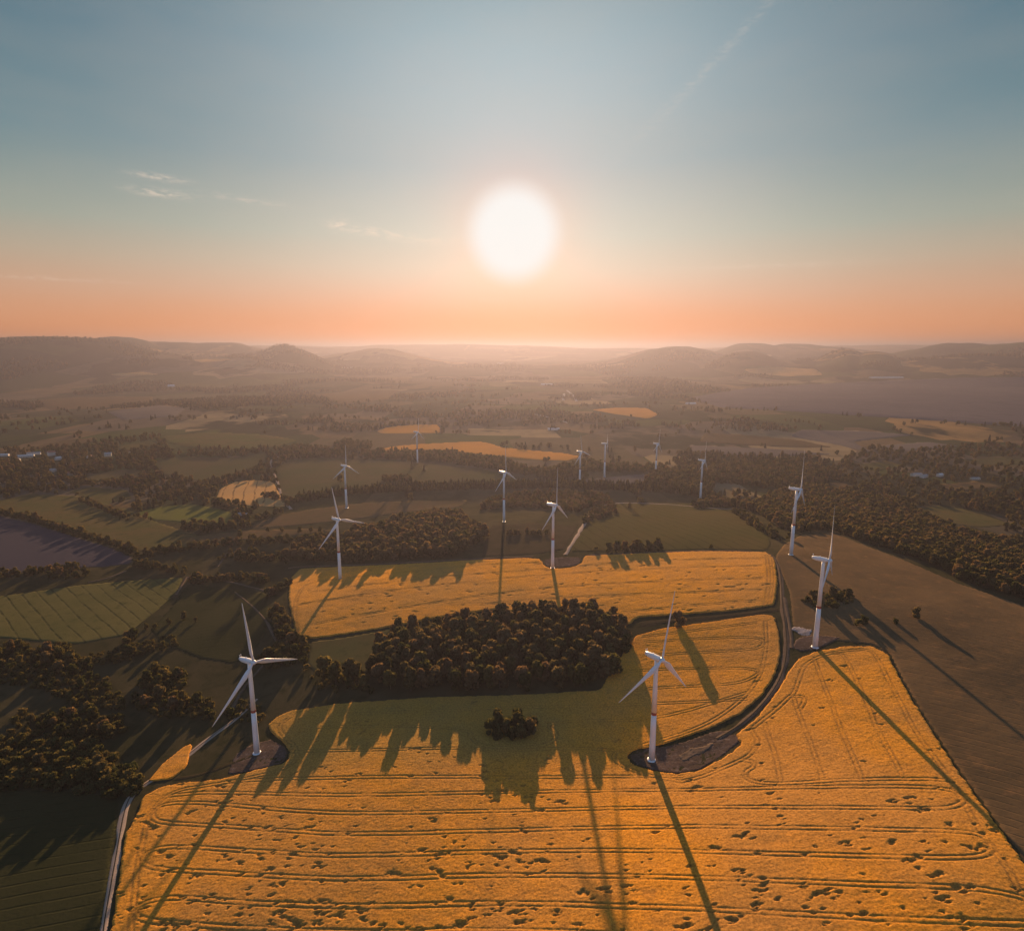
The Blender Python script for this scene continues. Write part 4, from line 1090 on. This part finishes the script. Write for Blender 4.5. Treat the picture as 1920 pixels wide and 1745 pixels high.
SINGLE = [  # px, py (foot), kind, scale, label
    (275, 1178, 'green3', .6, 'small tree leftmost of four along the ditch by the striped field'), (291, 1180, 'green0', .62, 'round tree second from the left along the ditch by the striped field'),
    (316, 1170, 'broad2', .62, 'round tree third from the left along the ditch by the striped field'), (345, 1162, 'broad1', .78, 'tallest of the four trees along the ditch by the striped field'),
    (367, 1166, 'broad0', .55, 'small round tree just right of the four along the ditch'), (1271, 1174, 'broad2', 1.35, 'dark dense tree alone on the green strip between the wheat fields'),
    (1525, 1128, 'broad2', 1.05, 'dark tree in the clump left of the edge-on turbine tower'), (1560, 1118, 'broad0', .95, 'tree with a ragged top behind the edge-on turbine tower'),
    (1590, 1125, 'broad1', .95, 'right tree of the clump behind the edge-on turbine'), (1620, 1168, 'bush0', 1.5, 'low brown bush on the slope right of the edge-on turbine'),
    (1610, 1172, 'bush1', 1.3, 'low bush touching the larger brown bush on the slope'), (1717, 1158, 'broad3', .95, 'single tree casting a long shadow on the brown grassland'),
    (1679, 1168, 'bush0', 1.0, 'small bush left of the single tree on the brown grassland'),
    (575, 1255, 'bush1', 1.2, 'small bush at the edge of the brownish grass strip'), (432, 1340, 'bush0', 1.5, 'bush beside the pale track left of the left turbine'),
    (490, 1350, 'bush1', 1.3, 'bush right behind the foot of the left turbine'), (255, 1478, 'bush0', 1.2, 'bush at the bend of the pale track'),
    (450, 1008, 'green1', 1.0, 'single tree on the tan strip above the hedges'), (502, 998, 'green0', .75, 'round tree first in the row on the tan meadow'), (528, 997, 'green2', .75, 'round tree second in the row on the tan meadow'),
    (562, 998, 'green3', 1.0, 'broad round tree third in the row on the tan meadow'), (583, 998, 'green0', .8, 'round tree fourth in the row on the tan meadow'), (600, 998, 'green1', .75, 'round tree fifth in the row on the tan meadow'),
    (410, 948, 'green1', 1.3, 'tall tree left of the stubble field'), (425, 953, 'green2', 1.2, 'tree at the near left corner of the stubble field'), (455, 962, 'green0', 1.2, 'tree below the stubble field'), (470, 963, 'green3', 1.1, 'dark tree below the stubble field, right of its neighbour'),
    (260, 948, 'green2', 1.3, 'dark single tree on the strip of pale stubble'), (1145, 950, 'broad0', 1.0, 'pale edged tree at the left end of the green crop field'), (1180, 952, 'broad3', .9, 'pale edged tree at the top of the green crop field'),
    (1117, 1033, 'bush1', 1.4, 'small bush left of the bush row above the wheat'), (1333, 1027, 'bush0', 1.0, 'small bush alone at the lower edge of the green crop field'),
    (638, 905, 'green1', 1.6, 'dark tree left of the turbine on the hazy meadow'), (772, 880, 'conifer0', 1.3, 'dark slim tree beside the hazy turbine'),
]
for (a, b, k, s, lab) in SINGLE:
    x, y = ground(a, b)
    tree(float(x[0]), float(y[0]), k, s, lab, None)
    used_n += 1
print('individual trees', used_n)


# ------------------------------------------------------------------ woods that read as one mass
x, y = ground(795, 884)
tree(float(x[0]), float(y[0]), 'conifer1', 1.2, 'short dark tree just right of the slim one by the hazy turbine', None)
def gn_wood(name, pts, srcs, label):
    """pts: x, y, scale, z scale; every point carries one crown"""
    pts = np.asarray(pts, float)
    z = T(pts[:, 0], pts[:, 1])
    me = bpy.data.meshes.new(name)
    me.vertices.add(len(pts)); me.vertices.foreach_set('co', np.stack([pts[:, 0], pts[:, 1], z - .3], 1).astype(np.float32).ravel())
    for nm, ar in (('s', pts[:, 2]), ('sz', pts[:, 2] * pts[:, 3]), ('rz', rng.uniform(0, 6.28, len(pts))), ('pk', rng.integers(0, len(srcs), len(pts)))):
        at = me.attributes.new(nm, 'FLOAT', 'POINT'); at.data.foreach_set('value', ar.astype(np.float32))
    o = bpy.data.objects.new(name, me); COL.objects.link(o)
    key = 'plant_' + '_'.join(srcs)
    ng = bpy.data.node_groups.get(key)
    if ng is None:
        ng = bpy.data.node_groups.new(key, 'GeometryNodeTree')
        ng.interface.new_socket('Geometry', in_out='INPUT', socket_type='NodeSocketGeometry')
        ng.interface.new_socket('Geometry', in_out='OUTPUT', socket_type='NodeSocketGeometry')
        nd = ng.nodes; L = ng.links
        gi = nd.new('NodeGroupInput'); go = nd.new('NodeGroupOutput')
        jg = nd.new('GeometryNodeJoinGeometry')
        for s_ in reversed(srcs):
            oi = nd.new('GeometryNodeObjectInfo'); oi.inputs['Object'].default_value = CROWN_SRC[s_]; oi.transform_space = 'ORIGINAL'
            oi.inputs['As Instance'].default_value = True
            L.new(oi.outputs['Geometry'], jg.inputs[0])
        ip = nd.new('GeometryNodeInstanceOnPoints'); ip.inputs['Pick Instance'].default_value = True

        def at_(nm):
            q = nd.new('GeometryNodeInputNamedAttribute'); q.data_type = 'FLOAT'; q.inputs['Name'].default_value = nm
            return q.outputs[0]
        cs = nd.new('ShaderNodeCombineXYZ'); a = at_('s'); L.new(a, cs.inputs[0]); L.new(a, cs.inputs[1]); L.new(at_('sz'), cs.inputs[2])
        cr = nd.new('ShaderNodeCombineXYZ'); L.new(at_('rz'), cr.inputs[2])
        m2p = nd.new('GeometryNodeMeshToPoints')
        L.new(gi.outputs[0], m2p.inputs[0]); L.new(m2p.outputs[0], ip.inputs['Points']); L.new(jg.outputs[0], ip.inputs['Instance'])
        L.new(at_('pk'), ip.inputs['Instance Index']); L.new(cs.outputs[0], ip.inputs['Scale']); L.new(cr.outputs[0], ip.inputs['Rotation'])
        L.new(ip.outputs[0], go.inputs[0])
    md = o.modifiers.new('planting', 'NODES'); md.node_group = ng
    tag(o, label, None, None, 'stuff')
    return o


def pts_of(XY, lo, hi, zs=1.0, zj=.15):
    X, Y = XY; n = len(X)
    return np.stack([X, Y, rng.uniform(lo, hi, n), zs + rng.uniform(-zj, zj, n)], 1)


cat = lambda *a: np.concatenate(a)
gn_wood('middle_wood', cat(pts_of(scatter([(530, 1052), (560, 1030), (640, 1010), (720, 990), (760, 975), (850, 968), (865, 980), (905, 1000), (915, 1012), (880, 1025), (860, 1045), (760, 1050), (640, 1056)], 11, .9, 21), 1.0, 1.6),
                           pts_of(scatter([(760, 972), (800, 962), (865, 962), (870, 975), (800, 980)], 9, .9, 22), .7, 1.0)), ['broad0', 'broad1', 'broad2', 'green0'], 'brown wood behind the upper wheat, left of the middle turbines')
gn_wood('tree_belt', cat(pts_of(scatter([(545, 945), (640, 930), (760, 922), (900, 918), (1060, 916), (1250, 924), (1340, 938), (1345, 930), (1250, 912), (1060, 905), (900, 907), (760, 911), (640, 920), (560, 934)], 8, .9, 23), .7, 1.05)), ['conifer0', 'conifer1', 'green1'], 'dark conifer belt crossing behind the turbines')
gn_wood('mixed_copse', cat(pts_of(scatter([(900, 955), (920, 935), (985, 925), (1060, 925), (1140, 930), (1150, 945), (1090, 955), (1090, 962), (1000, 952)], 10, .95, 24), .7, 1.1),
                           pts_of(along([(955, 1003), (990, 1002), (1024, 1002)], 9, 4, 25, 2), .6, .95), pts_of(scatter([(1090, 985), (1105, 962), (1150, 950), (1160, 965), (1130, 972)], 11, .9, 26), .7, 1.0),
                           pts_of(scatter([(1140, 1034), (1160, 1028), (1240, 1024), (1246, 1032), (1200, 1036)], 8, .9, 27), .75, 1.2), pts_of(scatter([(715, 905), (720, 897), (768, 895), (772, 904)], 9, .9, 28), .8, 1.1)),
        ['broad0', 'broad3', 'broad2', 'green2'], 'loose brown copses around the middle turbines')
gn_wood('right_wood', cat(pts_of(scatter([(1295, 952), (1330, 940), (1420, 945), (1455, 925), (1520, 915), (1680, 940), (1800, 1000), (1920, 1020), (2250, 1100), (2250, 1230), (2060, 1178), (1920, 1128), (1800, 1086), (1720, 1050), (1640, 1022), (1600, 1010), (1560, 994), (1500, 998), (1455, 990), (1425, 965), (1380, 952)], 10.5, .9, 31), .8, 1.3)),
        ['broad0', 'broad1', 'green2', 'green0'], 'brown wood bordering the brown grassland on the right')
gn_wood('hedges', cat(*[pts_of(along(l_, 8.5, w_, 40 + i, r_), .55, 1.05) for i, (l_, w_, r_) in enumerate([
    ([(-200, 940), (0, 962), (60, 976), (150, 1004), (220, 1024), (255, 1040)], 5, 3), ([(-150, 1088), (0, 1080), (100, 1072), (160, 1066)], 10, 4), ([(100, 1082), (160, 1080)], 9, 3), ([(250, 1062), (300, 1066), (340, 1074)], 7, 3),
    ([(270, 1042), (330, 1030), (400, 1022), (470, 1018), (540, 1015), (610, 1012)], 12, 4), ([(355, 1090), (420, 1088), (480, 1085), (495, 1094)], 9, 4), ([(505, 1118), (525, 1105), (545, 1095)], 6, 3), ([(512, 1150), (530, 1180), (535, 1200)], 6, 4), ([(380, 990), (410, 988), (405, 994)], 4, 1),
    ([(310, 1035), (345, 1032)], 5, 2), ([(430, 1045), (540, 1050), (610, 1045)], 14, 4), ([(200, 962), (250, 968), (290, 974)], 5, 1), ([(150, 938), (200, 955), (240, 975)], 7, 2), ([(480, 975), (515, 964)], 3, 1), ([(300, 935), (340, 925), (400, 918)], 16, 5),
    ([(500, 930), (545, 940), (590, 932)], 9, 3), ([(560, 1015), (700, 1000)], 10, 3), ([(170, 1250), (300, 1215), (330, 1212)], 8, 2), ([(225, 1215), (270, 1190)], 5, 2), ([(1380, 960), (1440, 1000), (1470, 1012)], 8, 2), ([(1500, 1130), (1545, 1140)], 4, 1)])]), ['green0', 'green3', 'broad2', 'bush0'], 'hedgerows and thickets between the left fields')

gn_wood('thicket', cat(*[pts_of(scatter(p_, q_, .95, 70 + i), lo_, hi_, .9) for i, (p_, q_, lo_, hi_) in enumerate([
    ([(-80, 1215), (60, 1208), (135, 1205), (165, 1250), (215, 1285), (235, 1330), (190, 1335), (130, 1320), (60, 1290), (-80, 1275)], 7, .7, 1.3), ([(-80, 1385), (60, 1390), (180, 1400), (250, 1440), (268, 1478), (235, 1500), (180, 1488), (60, 1480), (-80, 1480)], 6, .9, 1.9),
    ([(20, 1340), (150, 1332), (225, 1345), (240, 1378), (150, 1398), (20, 1395)], 8, .7, 1.4), ([(150, 1235), (240, 1210), (300, 1195), (345, 1190), (290, 1215), (260, 1235), (200, 1250)], 6, .4, .9), ([(245, 1300), (340, 1296), (410, 1318), (412, 1350), (330, 1350), (250, 1335)], 7, .6, 1.2),
    ([(255, 1282), (290, 1256), (345, 1262), (355, 1285), (330, 1298), (270, 1296)], 6, .8, 1.5), ([(415, 1330), (470, 1310), (500, 1330), (480, 1365), (440, 1365)], 8, .5, 1.0), ([(575, 1262), (690, 1260), (700, 1300), (600, 1296)], 7, .6, 1.2),
    ([(470, 1245), (520, 1208), (560, 1188), (580, 1200), (575, 1240), (520, 1258)], 6, .7, 1.4), ([(1505, 1132), (1520, 1112), (1590, 1108), (1610, 1128), (1560, 1140)], 7, .7, 1.3)])]), BU, 'low dark thickets between the trees on the left and behind the edge-on turbine')

YARDS = [(48, 857, 16), (64, 852, 14), (8, 855, 12), (97, 854, 9), (109, 862, 7), (203, 855, 8), (100, 884, 7), (1718, 892, 14), (1732, 895, 9), (1762, 893, 8), (1828, 899, 12)]


def clear(XY):
    X, Y = XY; ax, ay = project(X, Y, T(X, Y)); k = np.ones(len(X), bool)
    for P in FIELD_PX:
        k &= ~in_poly(ax, ay, P)
    for hx, hy, hw in YARDS:
        k &= ~((np.abs(ax - hx) < hw) & (ay > hy - 3) & (ay < hy + 11))
    return X[k], Y[k]


gn_wood('valley_wood', cat(*[pts_of(clear(scatter(p_, q_, .95, 90 + i)), .75, 1.35) for i, (p_, q_) in enumerate([
    ([(690, 857), (780, 850), (850, 850), (930, 862), (1010, 886), (1040, 878), (1090, 868), (1250, 880), (1280, 896), (1210, 886), (1110, 886), (1040, 902), (1000, 893), (900, 878), (800, 863)], 12),
    ([(1205, 908), (1230, 886), (1300, 880), (1340, 900), (1335, 932), (1250, 920)], 12), ([(1520, 915), (1560, 880), (1600, 850), (1660, 832), (1920, 836), (2150, 850), (2150, 1000), (1920, 990), (1860, 960), (1700, 945), (1600, 925)], 26),
    ([(1310, 880), (1420, 868), (1520, 872), (1560, 890), (1500, 912), (1420, 912), (1330, 905)], 13), ([(-150, 830), (60, 845), (180, 828), (300, 812), (320, 850), (300, 905), (240, 915), (120, 915), (0, 925), (-150, 930)], 23),
    ([(520, 845), (560, 838), (640, 846), (610, 858), (540, 856)], 13), ([(620, 835), (650, 826), (700, 832), (690, 848), (640, 846)], 14)])]), ['broad0', 'green2', 'green0', 'green1'], 'mottled woods on the valley sides behind the turbines')

# woods scattered over the far country
rr_ = np.exp(rng.uniform(math.log(1150), math.log(9500), 230000)); aa_ = rng.uniform(-.86, .86, 230000)
keep_p = np.minimum((rr_ / 6500.0) ** .9, 1)
X = rr_ * np.sin(aa_); Y = rr_ * np.cos(aa_)
msk = fbm(X / 620 + 7, Y / 520 + 3, 91, 4)
edge = np.abs(fbm(X / 340 + 70, Y / 260 + 30, 95, 3) - .5) < .012
band = np.clip((np.abs(aa_) - .22) / .2, 0, 1) * np.clip((3300 - rr_) / 1500, 0, 1)
ok = ((msk > .592 - .06 * band) | (edge & (rr_ < 4200))) & (rng.uniform(0, 1, len(X)) < keep_p * .62)
zz = T(X, Y); ppx, ppy = project(X, Y, zz)
for P in FIELD_PX:
    ok &= ~in_poly(ppx, ppy, P)
for hx, hy, hw in YARDS:
    ok &= ~((np.abs(ppx - hx) < hw) & (ppy > hy - 3) & (ppy < hy + 11))
X, Y = X[ok], Y[ok]
sc_ = rng.uniform(.8, 1.3, len(X)) * (1 + np.clip((np.hypot(X, Y) - 2000) / 4000, 0, 2) * .6)
print('far trees', len(X))
gn_wood('far_woods', np.stack([X, Y, sc_, rng.uniform(.8, 1.1, len(X))], 1), ['green0', 'broad1', 'green2', 'conifer1'], 'woods and tree lines scattered over the far country')

# ------------------------------------------------------------------ houses and sheds
def house(px, py, wd, ln, ht, rot, wall, roof, label, name='house', cat_='house', pitch=.5):
    x, y = [float(v[0]) for v in ground(px, py)]
    z = float(T(np.array([x]), np.array([y]))[0])
    root = empty(name, (x, y, z - .5), rot); tag(root, label, cat_, None)
    a, b = ln / 2, wd / 2; rh = b * pitch
    mb = MB(); mb.add([(-a, -b, 0), (a, -b, 0), (a, b, 0), (-a, b, 0), (-a, -b, ht), (a, -b, ht), (a, b, ht), (-a, b, ht), (-a, 0, ht + rh), (a, 0, ht + rh)],
                      [(0, 1, 5, 4), (2, 3, 7, 6), (1, 2, 6, 9, 5), (3, 0, 4, 8, 7), (3, 2, 1, 0)])
    mb.build('wall', M[wall], root)
    e = .5; mb = MB()
    for s in (-1, 1):
        lo = ht - e * pitch
        mb.add([(-a - e, s * (b + e), lo + .12), (a + e, s * (b + e), lo + .12), (a + e, 0, ht + rh + .12), (-a - e, 0, ht + rh + .12), (-a - e, s * (b + e), lo + .4), (a + e, s * (b + e), lo + .4), (a + e, 0, ht + rh + .4), (-a - e, 0, ht + rh + .4)],
               [(0, 1, 2, 3), (7, 6, 5, 4), (0, 4, 5, 1), (1, 5, 6, 2), (3, 7, 4, 0)])
    mb.build('roof', M[roof], root)
    if ht < 9:
        mb = MB(); nwin = max(2, int(ln / 5))
        for i in range(nwin):
            xx = -a + (i + .5) * ln / nwin
            for s in (-1, 1):
                mb.box((xx, s * (b + .03), ht * .55), (1.2, .08, 1.4))
        mb.build('window', M['dark_metal'], root)
    return root


house(48, 857, 14, 42, 6, .5, 'plaster', 'metal_roof', 'long pale roofed shed at the left end of the village', 'shed', 'shed', .25)
house(64, 852, 12, 34, 6, .5, 'plaster', 'slate', 'grey shed behind the long pale shed of the village', 'shed', 'shed', .3)
house(8, 855, 10, 24, 6, .3, 'plaster', 'metal_roof', 'low pale shed cut by the left edge of the photo', 'shed', 'shed', .3)
house(97, 854, 15, 18, 11, .9, 'plaster', 'tile', 'tall white house with a red roof in the village')
house(109, 862, 10, 14, 7, 1.2, 'plaster', 'metal_roof', 'small bright white house below the tall red roofed one')
house(203, 855, 14, 18, 8, .4, 'cream', 'slate', 'house with a bluish roof among the village trees')
house(100, 884, 10, 13, 6, .2, 'plaster', 'slate', 'small grey house at the lower end of the village')
house(445, 967, 8, 16, 4, .7, 'cream', 'slate', 'pale farm shed under the trees below the stubble field', 'shed', 'shed')
house(458, 968, 7, 12, 4, .7, 'plaster', 'metal_roof', 'smaller farm shed beside the one below the stubble field', 'shed', 'shed')
house(1718, 892, 12, 26, 6, .15, 'plaster', 'slate', 'white roofed shed in the wood on the right', 'shed', 'shed', .3)
house(1732, 895, 10, 18, 6, .4, 'plaster', 'slate', 'grey roofed house beside the white roofed shed on the right')
house(1762, 893, 9, 14, 6, .3, 'plaster', 'metal_roof', 'tiny white house right of the white roofed shed')
house(1828, 899, 9, 20, 5, 0, 'cream', 'slate', 'low pale farm building far right in the wood', 'shed', 'shed', .3)
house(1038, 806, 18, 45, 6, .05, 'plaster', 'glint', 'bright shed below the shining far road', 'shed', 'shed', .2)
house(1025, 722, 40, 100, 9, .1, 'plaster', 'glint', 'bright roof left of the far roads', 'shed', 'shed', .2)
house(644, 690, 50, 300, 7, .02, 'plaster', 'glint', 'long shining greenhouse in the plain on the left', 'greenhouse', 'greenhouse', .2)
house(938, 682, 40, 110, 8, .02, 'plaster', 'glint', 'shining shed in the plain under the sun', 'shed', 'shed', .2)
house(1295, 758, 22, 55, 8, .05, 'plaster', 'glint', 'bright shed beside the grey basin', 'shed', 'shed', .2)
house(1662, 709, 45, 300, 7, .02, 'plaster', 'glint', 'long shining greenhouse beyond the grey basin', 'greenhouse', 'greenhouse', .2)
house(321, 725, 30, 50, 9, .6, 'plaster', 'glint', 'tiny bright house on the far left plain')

for i, (a, b) in enumerate([(20, 872), (35, 865), (120, 872), (138, 850), (150, 868), (168, 858), (182, 872), (225, 862), (240, 850), (262, 858), (130, 890), (75, 880)]):
    h_ = house(a, b, 9, random.uniform(11, 15), random.uniform(5, 6.5), random.uniform(0, 3), random.choice(('plaster', 'cream')), random.choice(('tile', 'slate', 'tile')), 'small low house half hidden among the village trees')
    h_['group'] = 'small houses of the village'

# ------------------------------------------------------------------ haze over the whole country
zb = GZMIN - 2.0; zt = max(GZMAX + 5, ZC + 40.0)
mb = MB(); mb.box((0, 0, (zb + zt) / 2), (124600, 124600, zt - zb))
hm = bpy.data.materials.new('haze_air'); hm.use_nodes = True
hn = NT(hm.node_tree)
pv = hn.n('ShaderNodeVolumePrincipled'); ho = hn.n('ShaderNodeOutputMaterial'); hn.l(pv.outputs[0], ho.inputs['Volume'])
pv.inputs['Density'].default_value = 1.0e-4
pv.inputs['Color'].default_value = (.142, .146, .198, 1)
pv.inputs['Anisotropy'].default_value = .55
hz = mb.build('haze', hm)
tag(hz, 'warm haze lying over the country', None, None, 'stuff')
hm.cycles.homogeneous_volume = True
print('terrain z', GZMIN, GZMAX)
